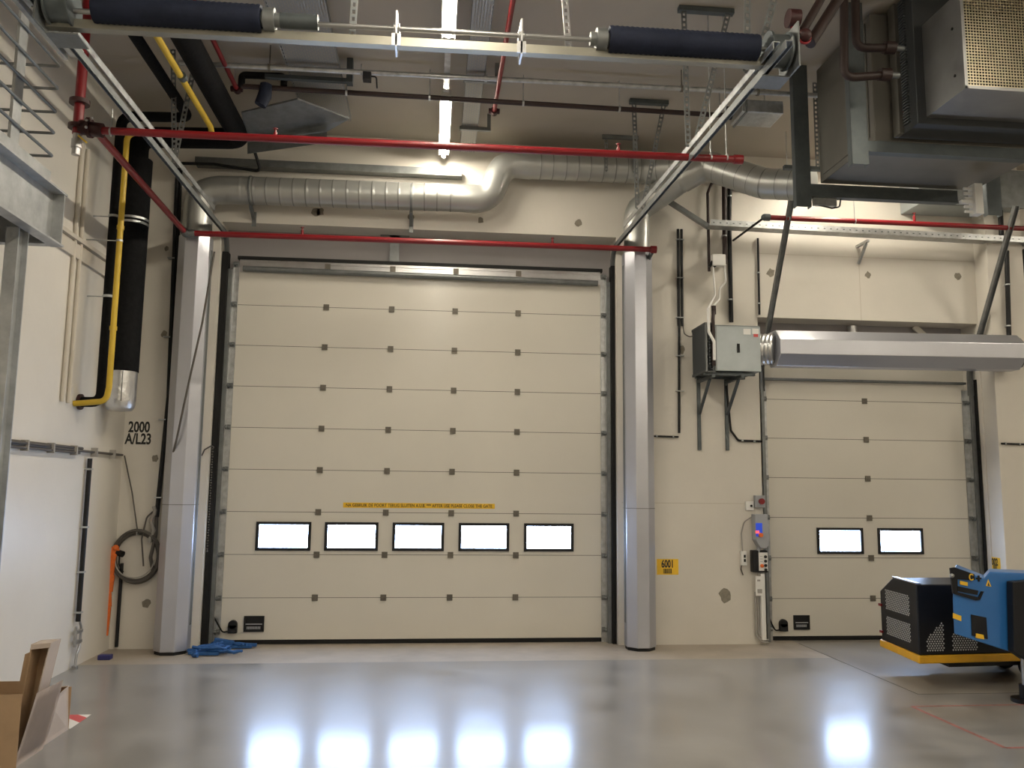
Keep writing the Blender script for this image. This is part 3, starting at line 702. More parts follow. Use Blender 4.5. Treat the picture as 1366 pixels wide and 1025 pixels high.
# wall number 2000 A/L23
t = text_obj('wall_number', '2000\nA/L23', ((-3.5 + -3.264) / 2 + .0, WF - .0015, 2.425), FRONT, .172, INK, None, sx=.70, bold=.005, spacing=.80)
tag(t, 'black stencilled wall number 2000 A/L23 in the left corner', 'wall number')

# ------------------------------------------------------------------ left corner: insulated ducts, gas pipe
dx, dy = -3.36, -.92
zb = 2.62; zt = 5.72
t = thing('insulated_duct', 'thick black insulated duct with foil end standing in the left corner', 'duct', (dx, dy, zb))
obj('sleeve', MB().tube([(dx, dy, 3.05), (dx, dy, 5.45)], .165, 24), INSUL, t)
K0, K1 = at(304, 158, Z=zt), at(268, 84, Z=zt); kx = (K0.x + K1.x) / 2
vd = fillet([(dx, dy, 5.4), (dx, dy, zt), (kx, dy - .1, zt), (kx, dy - 4.2, zt)], .16, 6)
obj('ceiling_run', MB().tube(vd, .115, 24), INSUL, t)
fe = fillet([(dx, dy, 3.06), (dx, dy, zb + .08), (dx - .03, dy, zb)], .05, 4)
f_ = obj('foil_end', MB().tube([V((dx, dy, 3.06)), V((dx, dy, zb + .12)), V((dx, dy, zb + .05)), V((dx, dy, zb + .01)), V((dx, dy, zb))], [.158, .156, .15, .12, .06], 22), FOIL, t); f_['label'] = 'crumpled silver foil end'
obj('foil_seam', MB().beam((dx + .06, dy - .148, 3.05), (dx + .06, dy - .143, zb + .1), .008, .006), GALVD, f_)
for z in (4.72, 4.70):
    obj('band', MB().tube([V((dx, dy, z - .012 + .03 * (z > 4.71))), V((dx, dy, z + .012 + .03 * (z > 4.71)))], .17, 24), GALV, t)
# thin black pipe beside it
q = at(128, 535, X=-3.42); yy = -1.5
bxp = at(136, 520, Y=yy).x; T0, T1 = at(250, 162, Z=5.7), at(172, 25, Z=5.7); txp = (T0.x + T1.x) / 2
t = thing('insulated_pipe', 'thin black insulated pipe with elbow into the left wall, left of the yellow gas pipe', 'pipe', (bxp, yy, 2.6))
obj('pipe', MB().tube(fillet([(LT, yy, 2.66), (bxp, yy, 2.66), (bxp, yy, 5.70), (txp, yy - .05, 5.70), (txp, -5.6, 5.70)], .12, 5), .052, 16), INSUL, t)
obj('wall_collar', MB().cyl((LT, yy, 2.66), (LW + .03, yy, 2.66), .08, 18), REDD, t)
for z in (3.75, 4.6): obj('clip', MB().tube([V((bxp, yy, z - .012)), V((bxp, yy, z + .012))], .06, 16).cyl((LT, yy, z), (bxp, yy, z), .006, 8), GALV, t)
# yellow gas pipe
gy, gz = -1.62, 5.47; gx = at(145, 523, Y=gy).x
t = thing('gas_pipe', 'yellow gas pipe running down the left corner and along the ceiling', 'gas pipe', (gx, gy, 2.6))
obj('pipe', MB().tube(fillet([(LT, gy, 2.63), (gx - .02, gy, 2.66), (gx, gy, 2.8), (gx, gy, gz), (-2.36, gy - .02, gz), (-2.33, gy - .2, gz + .02), (-2.30, -5.6, gz + .02)], .1, 6), .029, 14), YELP, t)
for z in (4.45, 3.4): obj('coupling', MB().cyl((gx, gy, z - .02), (gx, gy, z + .02), .036, 14), YELP, t)
obj('coupling', MB().cyl((-2.31, -2.9, gz + .02), (-2.31, -2.84, gz + .02), .04, 14), DARKFR, t)
obj('clip', MB().tube([V((gx, gy, 4.30)), V((gx, gy, 4.32))], .034, 14).cyl((gx, gy, 4.31), (LT, gy, 4.31), .006, 8), GALV, t)
# white conduits on the left wall behind
t = thing('conduit', 'pair of pale conduits on the left wall just left of the black pipes', 'conduit', (LW + .03, -1.9, 2.7))
for yy2 in (-1.78, -1.92):
    obj('tube', MB().cyl((LW + .02, yy2, 2.62), (LW + .02, yy2, 5.2), .02, 12), SEAM, t)
# strut channel carrying the pipes on the left
A, B = at(80, 72, Y=-2.3), at(290, 78, Y=-2.3)
t = thing('strut_channel', 'dark strut channel with slotted hangers carrying the pipes at the top left', 'strut', A)
zt_ = 6.08
k = MB().beam((LT, -2.95, 5.90), (-1.95, -2.95, 5.90), .06, .08); obj('channel', k, DARKFR, t)
for xx in (-2.95, -2.68, -2.2): obj('hanger', MB().strip_holes((xx, -2.99, 5.87), (xx + .03, -2.99, CT), .05, (0, 1, 0), .04), GALVD, t)
q0, q1 = at(172, 35, Z=6.15), at(204, 215, X=-2.6)
t = thing('rail_hanger', 'slotted steel hanger holding the left guide rail from the ceiling', 'hanger', (-2.53, -2.2, 4.9))
obj('strap', MB().strip_holes((-2.57, -2.1, 4.9), (-2.66, -2.1, CT), .05, (0, 1, 0), .05), GALVD, t)
obj('strap', MB().strip_holes((-2.57, -2.16, 4.9), (-2.40, -2.16, CT), .05, (0, 1, 0), .05), GALVD, t)

# black vertical conduit by the left air curtain
t = thing('cable_duct', 'black vertical cable bundle on the wall left of the left air curtain', 'cable duct', (-3.06, -.25, 1.3))
A = at(237, 225, Y=-.26); B = at(225, 530, Y=-.26); Cc = at(209, 690, Y=-.26)
obj('bundle', MB().tube([A, B, Cc], .026, 12).tube([A + V((.04, 0, 0)), B + V((.03, 0, 0))], .018, 10), BLACK, t)
obj('loose_tail', MB().tube(fillet([Cc, Cc + V((.01, -.02, -.2)), Cc + V((-.03, -.03, -.45)), Cc + V((.0, -.02, -.6))], .1), .02, 10).tube(fillet([Cc + V((0, 0, .1)), Cc + V((-.1, -.03, .0)), Cc + V((-.14, -.03, -.25)), Cc + V((-.10, -.03, -.55))], .1), .009, 8), CABLE, t)
for py in (345, 450, 560, 664):
    q = at(229 - (py - 345) * .055, py, Y=-.26); obj('clip', MB().box(q.x - .04, q.x + .04, -.295, WT, q.z - .007, q.z + .007), GALV, t)
obj('tied_cables', MB().tube([Cc + V((-.03 + .02 * math.sin(i * 1.3), -.03 - .01 * (i % 2), .12 - .045 * i)) for i in range(10)], .02, 10), CABLEL, t)
# coil of cable
q = at(182, 743, Y=WF - .07)
t = thing('cable_coil', 'coil of grey cable hanging on the wall in the left corner', 'cable', (q.x, WF, q.z - .28))
k = MB(); rd = random.Random(5)
for j in range(7):
    rr = .245 + rd.uniform(-.018, .018); ox, oz, oy = rd.uniform(-.012, .012), rd.uniform(-.012, .012), rd.uniform(-.03, .03)
    k.tube([V((q.x + ox + rr * math.cos(a_), WF - .065 + oy, q.z + oz + rr * 1.12 * math.sin(a_))) for a_ in [2 * PI * i / 48 for i in range(48)]], .011, 8, closed=True)
obj('loops', k, CABLE, t)
obj('hook', MB().cyl((q.x, WT, q.z + .25), (q.x, WF - .11, q.z + .25), .008, 8).cyl((q.x, WF - .11, q.z + .25), (q.x, WF - .11, q.z + .28), .008, 8), STEEL, t)
top = at(166, 608, Y=WF - .03)
obj('feed', MB().tube([top, top.lerp(V((q.x - .01, WF - .05, q.z + .29)), .5) + V((.012, 0, 0)), V((q.x - .01, WF - .05, q.z + .27))], .008, 8), CABLE, t)
obj('plug', MB().cyl((q.x - .2, WF - .10, q.z + .05), (q.x - .13, WF - .12, q.z + .03), .035, 14).tube([V((q.x - .17, WF - .11, q.z + .03)), V((q.x - .17, WF - .11, q.z - .08)), V((q.x - .12, WF - .1, q.z - .17))], .009, 8), RUBBER, t)
obj('inner_strand', MB().tube([V((q.x + .21 * math.cos(a_), WF - .12, q.z - .03 + .2 * math.sin(a_))) for a_ in [PI + PI * i / 20 for i in range(21)]], .007, 8), CABLEL, t)
# orange strap
k = MB(); oxx = q.x - .245
pp = [V((oxx + .03, WF - .115, q.z + .10)), V((oxx, WF - .125, q.z + .02)), V((oxx - .02, WF - .11, q.z - .2)), V((oxx - .035, WF - .10, q.z - .38)), V((oxx - .02, WF - .10, q.z - .55)), V((oxx - .035, WF - .09, q.z - .86))]
for (p_, q_), w in zip(zip(pp, pp[1:]), (.10, .09, .115, .085, .075)): k.beam(p_, q_, w, .02, up=(0, -1, 0))
k.beam(V((oxx - .03, WF - .13, q.z - .05)), V((oxx - .05, WF - .12, q.z - .42)), .035, .015, up=(0, -1, 0))
k.ball(pp[0], .035)
tag(obj('ratchet_strap', k, ORANGE), 'orange strap hanging from the grey cable coil', 'strap')
# wall cable tray on the left wall and its drop pipe
t = thing('cable_tray', 'narrow dark cable tray running level along the left wall', 'cable tray', (LW + .03, -3.2, 2.17))
obj('wires', MB().cyl((LW + .03, -6.5, 2.195), (LW + .03, -1.4, 2.195), .013, 8).cyl((LW + .03, -6.5, 2.17), (LW + .03, -.3, 2.17), .013, 8).cyl((LW + .045, -6.5, 2.145), (LW + .045, -1.5, 2.145), .012, 8).cyl((LW + .05, -6.5, 2.185), (LW + .05, -2.2, 2.185), .011, 8), CABLE, t)
for yv in (-.6, -1.1, -1.6, -2.1, -2.6, -3.1): obj('clip', MB().box(LW, LW + .065, yv - .01, yv + .01, 2.12, 2.215), CABLEL, t)
q = at(117, 612, X=LW + .03); q2 = at(103, 850, X=LW + .03)
ym = (q.y + q2.y) / 2
t = thing('water_pipe', 'black drop pipe on the left wall ending in a small tap manifold', 'pipe', (LW, ym, .1))
obj('pipe', MB().cyl((LW + .04, ym, 2.1), (LW + .04, ym, .46), .024, 12), BLACK, t)
for z in (1.99, 1.4, .95, .55): obj('clip', MB().box(LW, LW + .07, ym - .03, ym + .03, z - .009, z + .009), GALV, t)
k = MB().tube(fillet([(LW + .05, ym, .48), (LW + .05, ym + .06, .40), (LW + .05, ym + .06, .22), (LW + .05, ym - .0, .14), (LW + .05, ym - .02, .02)], .05), .012, 10).cyl((LW + .05, ym - .06, .22), (LW + .05, ym - .06, .42), .012, 10).beam((LW + .05, ym - .07, .36), (LW + .05, ym + .08, .36), .03, .03).beam((LW + .05, ym - .07, .26), (LW + .05, ym + .08, .26), .03, .03).cyl((LW + .05, ym - .02, 0), (LW + .05, ym - .02, .03), .03, 12)
obj('manifold', k, STEEL, t)
wp = [at(149, 760, Y=WF - .03), at(147, 868, Y=WF - .03)]
t = thing('conduit', 'black conduit in the left corner running down behind the orange strap', 'conduit', wp[1])
obj('tube', MB().cyl((LW + .09, WF - .03, .03), (LW + .09, WF - .03, .95), .02, 10), BLACK, t)
q = at(140, 876, Z=.03)
tag(obj('plastic_block', MB().box(q.x - .06, q.x + .07, q.y - .05, q.y + .04, 0, .05), NAVYB, bevel=.008), 'small dark blue block lying on the floor at the left corner', 'block')

# blue straps in front of the big door
def heap(x0, y0, n, seed, lab):
    rd = random.Random(seed); k = MB()
    for j in range(n):
        x, y = x0 + rd.uniform(-.12, .12), y0 + rd.uniform(-.08, .08); P = []
        a_ = rd.uniform(0, 6)
        for i in range(7):
            P.append(V((x, y, .02 + .02 * (j % 3) + rd.uniform(0, .025)))); a_ += rd.uniform(-1.1, 1.1); x += .07 * math.cos(a_) ; y += .045 * math.sin(a_)
        k.tube(P, .016, 6)
    return k
q = at(265, 873, Z=0); q.y -= .03
k = heap(q.x, q.y, 7, 2, ''); 
for p_, q_ in (((q.x - .1, q.y - .02, .025), (q.x + .32, q.y + .06, .03)), ((q.x - .05, q.y - .06, .02), (q.x + .24, q.y - .07, .025)), ((q.x - .12, q.y + .04, .04), (q.x + .2, q.y + .02, .05))): k.beam(p_, q_, .045, .03)
tag(obj('ratchet_strap', k, BLUEST), 'tangle of blue straps on the floor between left air curtain and big door', 'strap', None)
q2 = at(300, 866, Z=.03)
k = heap(q2.x - .06, -.24, 6, 9, ''); k.beam((q2.x - .2, -.22, .05), (q2.x + .30, -.2, .03), .045, .035); k.beam((q2.x - .16, -.25, .09), (q2.x + .05, -.22, .05), .07, .06); k.beam((q2.x - .02, -.27, .025), (q2.x + .26, -.25, .025), .04, .03)
tag(obj('ratchet_strap', k, BLUEST), 'blue strap heap with a straight tail along the big door bottom', 'strap', None)

# dangling cable across the left air curtain
P = [at(286, 336, Y=-.70), at(270, 430, Y=-.72), at(252, 510, Y=-.72), at(236, 585, Y=-.70), at(222, 640, Y=-.45)]
tag(obj('hanging_cable', MB().tube(P, .012, 8), CABLE), 'thin dark cable slanting down across the left air curtain', 'cable')
q = at(281, 597, Y=WF - .02)
t = thing('pull_chain', 'thin hand chain looped on the jamb left of the big door', 'chain', q)
k = MB()
for i in range(40): k.ball((q.x + .025 + .004 * (i % 2), WF - .03, q.z - .02 - i * .03), .009)
obj('chain', k, HINGE, t); obj('hook', MB().tube(fillet([(q.x + .03, WF, q.z), (q.x + .02, WF - .05, q.z + .02), (q.x - .06, WF - .05, q.z - .03), (q.x - .09, WF - .04, q.z - .1)], .03), .008, 8), CABLE, t)

# ------------------------------------------------------------------ steel platform top left
PX = -3.02
t = thing('steel_platform', 'galvanised steel platform with railing on a post at the left edge', 'platform', (PX, -4.3, 0))
k = MB(); ye = -3.505; yb = -8.2; pz0, pz1 = 3.71, 4.11; yc = -3.612
k.box(PX - .01, PX, yb, ye, pz0, pz1).box(PX - .01, PX + .09, yb, ye, pz0 - .015, pz0).box(PX - .01, PX + .09, yb, ye, pz1, pz1 + .015)
k.box(PX, PX + .085, ye - .045, ye - .033, pz0, pz1)
obj('edge_beam', k, STEELG, t)
obj('cross_beam', MB().box(LT, PX - .01, ye - .012, ye, pz0, pz1).box(LT, PX - .01, ye - .09, ye - .012, pz0 - .015, pz0), STEELG, t)
obj('deck', MB().box(LT, PX - .01, yb, ye - .012, pz1, pz1 + .035), GALVD, t)
k = MB(); py0 = -3.93; k.box(PX - .10, PX - .01, py0 - .075, py0 - .065, 0, pz0 - .015).box(PX - .10, PX - .01, py0 + .065, py0 + .075, 0, pz0 - .015).box(PX - .06, PX - .05, py0 - .065, py0 + .065, 0, pz0 - .015)
obj('post', k, STEELG, t)
obj('toe_board', MB().box(PX - .012, PX - .004, yb, yc, pz1 + .035, pz1 + .16), STEELG, t)
for z in (4.40, 4.59, 4.765, 4.96, 5.15):
    obj('rail', MB().tube(fillet([(PX, yb, z), (PX, yc, z), (LT + .02, yc, z)], .03, 3), .012, 8), GALVD, t)
yp = -4.17
obj('stanchion', MB().box(PX - .035, PX - .014, yp - .06, yp + .06, pz1 + .035, 5.3), STEELG, t)

# ------------------------------------------------------------------ cartons
def panel(pts, th): return MB().prism(pts, th)
xl, xr, yn_, yf_ = -2.98, -2.655, -4.33, -3.84
t = thing('cardboard_box', 'open brown cardboard box at the lower left corner, its right wall bulging out', 'box', (-2.8, -4.1, 0))
k = MB(); w = .006
k.box(xl, -2.604, yn_, yn_ + w, 0, .483).box(xl, xr, yf_ - w, yf_, 0, .46).box(xl, xl + w, yn_ + w, yf_ - w, 0, .47).box(xl + w, xr - w, yn_ + w, yf_ - w, 0, w)
obj('carton', k, CARD, t)
k = MB(); rows_ = []
for i in range(9):
    q = i / 8; y = yn_ + .03 + (yf_ - yn_ - .03) * q
    rows_.append([V((xr + (.13 - .025 * q) * (j / 8) ** .8 , y, .484 * j / 8 - .016 * q * j / 8)) for j in range(9)])
vv = [[k.bm.verts.new(p) for p in r] for r in rows_]
for i in range(8):
    for j in range(8): k.bm.faces.new([vv[i][j], vv[i + 1][j], vv[i + 1][j + 1], vv[i][j + 1]]).smooth = True
bmesh.ops.solidify(k.bm, geom=k.bm.faces[:], thickness=.006)
o = obj('side_wall', k, CARDL, t); o['label'] = 'pale bulging side wall'
t = thing('cardboard_box', 'lower cardboard box just behind the open one, next to the floor tape', 'box', (-2.83, -3.6, 0))
xr2, yn2, yf2 = -2.68, -3.81, -3.36
k = MB(); k.box(xl, xr2, yn2, yn2 + w, 0, .31).box(xl, xr2, yf2 - w, yf2, 0, .31).box(xl, xl + w, yn2 + w, yf2 - w, 0, .31).box(xl + w, xr2 - w, yn2 + w, yf2 - w, 0, w)
obj('carton', k, CARD, t)
k = MB(); k.prism([(xr2, yn2 + w, 0), (xr2, yf2, 0), (xr2 - .02, yf2, .318), (xr2 + .03, yn2 + .02, .30)], (-.005, 0, 0)); o = obj('side_wall', k, CARDL, t)
k = MB(); k.prism([(xr2 - .02, yf2 - .005, .318), (xr2 - .03, yn2 + .2, .36), (xr2 - .08, yn2 + .2, .33), (xr2 - .07, yf2 - .005, .30)], (0, 0, -.005)); obj('flap', k, CARD, t)
t = thing('cardboard_tray', 'shallow cardboard tray standing tilted inside the open box', 'box', (-2.68, -4.02, .006))
BL, TL, TR, BR = (-2.748, .01), (-2.672, .757), (-2.545, .766), (-2.672, .01)
yA, yB = -4.10, -3.95
def pl(p, q, off, y0=yA, y1=yB):   # a wall of the tray between two corners
    (xa, za), (xb, zb_) = p, q; ox, oz = off
    return MB().prism([(xa, y0, za), (xb, y0, zb_), (xb + ox, y0, zb_ + oz), (xa + ox, y0, za + oz)], (0, y1 - y0, 0))
obj('back', MB().prism([(x, yB, z) for x, z in (BL, TL, TR, BR)], (0, .006, 0)), CARD, t)
o = obj('right_rim', pl(BR, TR, (-.008, 0)), CARDL, t); obj('left_rim', pl(BL, TL, (.008, 0)), CARD, t)
obj('top_rim', pl((TL[0] + .008, TL[1] - .008), (TR[0] - .008, TR[1] - .008), (0, .008)), CARDL, t); obj('bottom_rim', pl((BL[0] + .008, BL[1]), (BR[0] - .008, BR[1]), (0, .006)), CARD, t)
obj('top_lip', MB().prism([(TL[0], yA - .004, TL[1] - .035), (TR[0], yA - .004, TR[1] - .03), (TR[0], yA - .004, TR[1]), (TL[0], yA - .004, TL[1])], (0, .004, 0)), CARDL, t)
k = MB().prism([(-2.80, -4.06, .012), (-2.757, -4.06, .012), (-2.690, -4.06, .70), (-2.725, -4.06, .685)], (0, .05, 0))
tag(obj('cardboard_sheet', k, CARD), 'narrow cardboard strip leaning left of the tilted tray', 'cardboard')
# tape on the floor
k = MB(); up_ = V((0, 0, .002)); X0t, X1t, Y0t, Y1t = -2.96, -2.672, -3.35, -2.96
def tq(pts, m_): k.prism([V((x, y, .0005)) for x, y in pts], up_, m_)
tq([(X1t, Y1t), (X1t, Y1t - .09), (X1t - .1, Y1t)], 1)
tq([(X1t - .1, Y1t), (X1t, Y1t - .09), (X1t, Y1t - .23), (X1t - .24, Y1t)], 0)
tq([(X1t - .24, Y1t), (X1t, Y1t - .23), (X1t, Y0t), (X0t, Y0t), (X0t, Y1t)], 1)
tag(obj('floor_tape', k, [TAPER, TAPEW]), 'red and white warning tape corner stuck on the floor at the left', 'tape')

# ------------------------------------------------------------------ lamps and trays at the ceiling
def lamp(x, y0, y1, z, lab, group):
    t = thing('ceiling_light', lab, 'lamp', (x, (y0 + y1) / 2, z), group)
    ya, yb_ = y0 - .03, y1 + .03; h = MB().box(x - .05, x + .05, ya, yb_, z + .045, z + .10)
    for sg in (-1, 1): h.prism([(x + sg * .044, ya, z + .05), (x + sg * .05, ya, z + .05), (x + sg * .064, ya, z - .012), (x + sg * .058, ya, z - .012)], (0, yb_ - ya, 0))
    for yv in (ya, yb_ - .006): h.prism([(x - .045, yv, z + .05), (x + .045, yv, z + .05), (x + .058, yv, z - .0), (x - .058, yv, z - .0)], (0, .006, 0))
    obj('reflector', h, WHITEP, t)
    obj('tube', MB().cyl((x, y0, z), (x, y1, z), .022, 14), TUBE, t)
    for yv in (y0 + .2, y1 - .2): obj('suspension', MB().cyl((x, yv, z + .09), (x, yv, CT), .006, 8), GALV, t)
LX = .07; g2 = 'lamps of the hall behind the viewpoint'
lamp(LX, -1.86, -.45, 5.9, 'lit ceiling light nearest the big door, above the spiral duct', None)
lamp(LX, -4.55, -3.12, 5.9, 'lit ceiling light cut by the top edge, behind the spring shaft', None)
for y in (-7.2, -9.9, -12.6, -15.3): lamp(LX, y, y + 1.4, 5.9, 'lit tube lamp of the row running back under the hall ceiling', g2)
obj_tr = thing('lamp_trunking', 'slim grey trunking linking the two lit ceiling lights', 'trunking', (LX, -2.5, 6.02))
obj('trunk', MB().box(LX - .03, LX + .03, -3.06, -1.92, 5.96, 6.02).cyl((LX, -2.0, 6.02), (LX, -2.0, CT), .006, 8).cyl((LX, -3.0, 6.02), (LX, -3.0, CT), .006, 8), GALV, obj_tr)
obj('end_lamp', MB().cyl((LX, -.38, 5.9), (LX, -.33, 5.9), .03, 12), WHITEP, obj_tr)
g3 = 'lamps above the air handler'
for y in (-1.5, -6.9, -9.6, -12.3, -15.0): lamp(5.1, y - .7, y + .7, 5.9, 'lit tube lamp of the row hidden above and behind the air handler', g3)
for y in (-4.2, -9.6, -15.0): lamp(9.6, y - .7, y + .7, 5.9, 'lit tube lamp of the far right row', 'lamps of the far right row')

def tray(name, lab, x0, x1, y0, y1, z, side=.06):
    t = thing(name, lab, 'cable tray', ((x0 + x1) / 2, (y0 + y1) / 2, z))
    obj('tray_bottom', MB().box(x0, x1, y0, y1, z, z + .003), TRAY, t)
    obj('side_flange', MB().box(x0 - .003, x0, y0, y1, z, z + side).box(x1, x1 + .003, y0, y1, z, z + side), GALVD, t)
    return t
t = tray('cable_tray', 'wide perforated cable tray under the ceiling left of the lamps', -1.52, -1.0, -6.2, -1.05, 5.98)
obj('support', MB().beam((-1.75, -2.1, 5.93), (-.92, -2.1, 5.93), .05, .04).box(-.94, -.88, -2.15, -2.05, 5.9, CT), DARKFR, t)
# dropped section of that tray, leaning towards the wall
k = MB(); k.prism([at(322, 151, Z=5.78), at(397, 133, Z=5.80), at(466, 159, Z=5.78), at(436, 176, Z=5.72), at(330, 190, Z=5.68)], (0, 0, .02)); k.prism([at(436, 176, Z=5.71), at(330, 190, Z=5.67), at(330, 205, Z=5.52), at(436, 190, Z=5.56)], (0, .01, 0))
t2 = tag(obj('tray_cover', k, GALVD), 'dull sheet metal cover sloping below the wide perforated tray', 'cable tray')
k = MB()
t = tray('cable_tray', 'narrow perforated cable tray under the ceiling right of the lamps', .27, .45, -6.2, -.32, 5.99)
k = MB()
for yv in (-1.05, -2.2): obj('support', MB().box(.24, .60, yv - .02, yv + .02, 5.945, 5.985).box(.56, .60, yv - .02, yv + .02, 5.98, CT), GALVD, t)
# level pipes below the ceiling
A, B = at(240, 84, Y=-2.3), at(1100, 128, Y=-2.3)
t = thing('service_pipe', 'silver level pipe hung below the ceiling, just behind the spring shaft', 'pipe', A)
obj('pipe', MB().cyl(A, B, .025, 14), GALV, t)
for px in (359, 648, 909, 1010):
    xx = at(px, 100, Y=-2.3).x; zz = A.z + (B.z - A.z) * (xx - A.x) / (B.x - A.x)
    obj('hanger', MB().tube([V((xx - .012, -2.3, zz)), V((xx + .012, -2.3, zz))], .036, 14).cyl((xx, -2.3, zz + .03), (xx, -2.3, CT), .006, 8), HINGE if px != 648 else GALV, t)
obj('coupling', MB().cyl(A.lerp(B, .37) , A.lerp(B, .37) + (B - A).normalized() * .05, .031, 14), GALV, t)
dv = at(490, 103, Y=-2.3)
q = obj('bracket_box', MB().box(dv.x - .04, dv.x + .04, -2.36, -2.28, dv.z - .05, dv.z + .03).tube(fillet([(dv.x + .04, -2.32, dv.z), (dv.x + .09, -2.32, dv.z), (dv.x + .1, -2.32, dv.z - .12)], .03), .008, 8), BLACK, t)
obj('tie', MB().cyl((dv.x - .06, -2.32, dv.z), (dv.x - .06, -2.3, A.z + .1), .005, 6), GALV, t)
A, B = at(322, 115, Y=-2.0), at(966, 154, Y=-2.0)
t = thing('service_pipe', 'dark brown level pipe hung below the ceiling, behind the silver one', 'pipe', A)
obj('pipe', MB().cyl(A, B, .026, 14), BROWN, t)
for px in (462, 573, 698, 826):
    xx = at(px, 130, Y=-2.0).x; zz = A.z + (B.z - A.z) * (xx - A.x) / (B.x - A.x)
    obj('hanger', MB().tube([V((xx - .01, -2.0, zz)), V((xx + .01, -2.0, zz))], .034, 14).cyl((xx, -2.0, zz + .03), (xx, -2.0, CT), .005, 8), GALV, t)
obj('end_valve', MB().cyl(B, B + V((.08, 0, 0)), .045, 14).cyl(B + V((.04, 0, 0)), B + V((.04, 0, .1)), .014, 8), BLACK, t)
k = MB().tube(fillet([A + V((0, 0, 0)), A + V((0, 0, .12)), A + V((.42, 0, .13)), A + V((.42, 0, .03))], .04), .035, 12)
obj('loop', k, INSUL, t)
obj('wrap', MB().tube([A + V((.25, -.02, .02)), A + V((.24, -.02, -.10)), A + V((.20, -.02, -.2))], [.06, .07, .06], 12), NAVY, t)
# black bent conduit under the ceiling by the left duct end
P = [at(235, 218, Y=-.5), at(285, 219, Y=-.5), at(348, 229, Y=-.5), at(330, 170, Y=-.9)]
tag(obj('conduit', MB().tube(fillet(P, .06), .018, 10), BLACK), 'bent black conduit above the left end of the spiral duct', 'conduit')

# rail hangers right
def vhanger(lab, ya, x0, x1, xr, zr, yr):
    t = thing('rail_hanger', lab, 'hanger', (xr, yr, zr))
    obj('cross_bar', MB().box(x0 - .05, x1 + .05, ya - .03, ya + .03, CZ - .05, CT), DARKFR, t)
    for x, d in ((x0, -.03), (x1, .03)): obj('strap', MB().strip_holes((xr + d, yr, zr), (x, ya, CZ - .05), .05, (0, 1, 0), .05), GALVD, t)
vhanger('slotted V hanger holding the right guide rail, middle one', -3.4, 2.17, 2.58, 2.22, 4.85, -3.4)
vhanger('slotted V hanger holding the right guide rail near its spring end', -4.75, 2.25, 2.62, 2.22, 4.83, -4.75)
vhanger('slotted V hanger holding the right guide rail near the big door', -1.6, 2.16, 2.5, 2.22, 4.9, -1.6)
t = thing('shaft_hanger', 'bright short steel hanger holding the square tube from the ceiling', 'hanger', (.75, SY + .04, 4.85))
q = at(760, 20, Y=SY)
obj('strap', MB().strip_holes((q.x, SY + .04, 4.80), (q.x - .1, SY + .04, CZ), .045, (0, 1, 0), .05), ALU, t)
t = thing('shaft_hanger', 'slotted steel hanger holding the square tube left of the lamps', 'hanger', (-.2, SY + .04, 4.85))
q = at(470, 20, Y=SY)
obj('strap', MB().strip_holes((q.x, SY + .04, 4.79), (q.x + .03, SY + .04, CZ), .045, (0, 1, 0), .05), GALVD, t)

# second rectangular duct / beam right of the rail, at the ceiling
t = thing('rectangular_duct', 'flat galvanised duct behind the guide rail at the upper right', 'duct', (2.9, -2.2, 5.4))
A = at(985, 140, Y=-2.1); B = at(1085, 152, Y=-2.1)
obj('sheet', MB().box(A.x, 3.62, -2.2, -1.85, A.z - .12, A.z + .02), GALV, t, bevel=.01)
obj('flange', MB().box(3.2, 3.22, -2.215, -1.835, A.z - .135, A.z + .035), GALVD, t)
obj('drop_rod', MB().cyl((3.0, -2.0, A.z + .02), (3.0, -2.0, CT), .006, 8).cyl((3.5, -2.0, A.z + .02), (3.5, -2.0, CT), .006, 8), GALV, t)

# ------------------------------------------------------------------ air handler
ax0, yf, yn, zb = 3.57, -2.5, -3.6, 4.66
t = thing('air_handler', 'large hanging sheet metal air handler with dark steel frame and square mesh grille', 'air handler', (4.4, -3.2, zb))
def leg(x, y, w, z0): return MB().box(x, x + w, y - .005, y + .005, z0, CT).box(x, x + .008, y, y + .07, z0, CT).box(x + w - .008, x + w, y, y + .07, z0, CT)
obj('leg', leg(ax0, yf - .035, .155, zb), DARKFR, t); obj('leg', leg(ax0, yn - .035, .15, zb), DARKFR, t)
obj('leg', leg(5.6, yf - .035, .155, zb), DARKFR, t); obj('leg', leg(5.6, yn - .035, .15, zb), DARKFR, t)
obj('bearer', MB().box(ax0 + .155, 5.28, yf - .04, yf + .03, 4.775, 4.90).box(ax0 + .155, 5.28, yf - .05, yf + .03, 4.768, 4.775), DARKFR, t)
obj('bearer', MB().box(ax0 + .15, 6.1, yn - .04, yn + .03, 4.78, 4.875).box(ax0 + .15, 6.1, yn - .05, yn + .03, 4.772, 4.78), DARKFR, t)
obj('casing', MB().box(ax0 + .25, 5.45, yn + .02, yf - .05, 4.905, 6.1), SHEET, t, bevel=.006)
obj('side_panel', MB().box(ax0 + .242, ax0 + .25, yn + .1, yf - .12, 4.97, 6.05), SHEET, t)
k = MB(); k.box(4.02, 6.3, -3.9, yn + .0, 4.93, 6.13)
obj('coil_section', k, COILD, t, bevel=.006)
k = MB()
for i in range(44): z = 4.99 + i * .026; k.box(4.0, 4.02, -3.80, -3.72, z, z + .012)
obj('coil_ends', k, FINS, t)
obj('coil_plate', MB().box(3.98, 4.02, -3.70, -3.60, 4.93, 6.13), SHEET, t)
gz0, gz1, gx0, gx1, gyf, gyb = 5.0, 5.80, 4.10, 5.45, -4.40, -3.9
k = MB(); k.box(gx0, gx0 + .01, gyf, gyb, gz0, gz1).box(gx1 - .01, gx1, gyf, gyb, gz0, gz1).box(gx0, gx1, gyf, gyb, gz0 - .01, gz0).box(gx0, gx1, gyf, gyb, gz1, gz1 + .01)
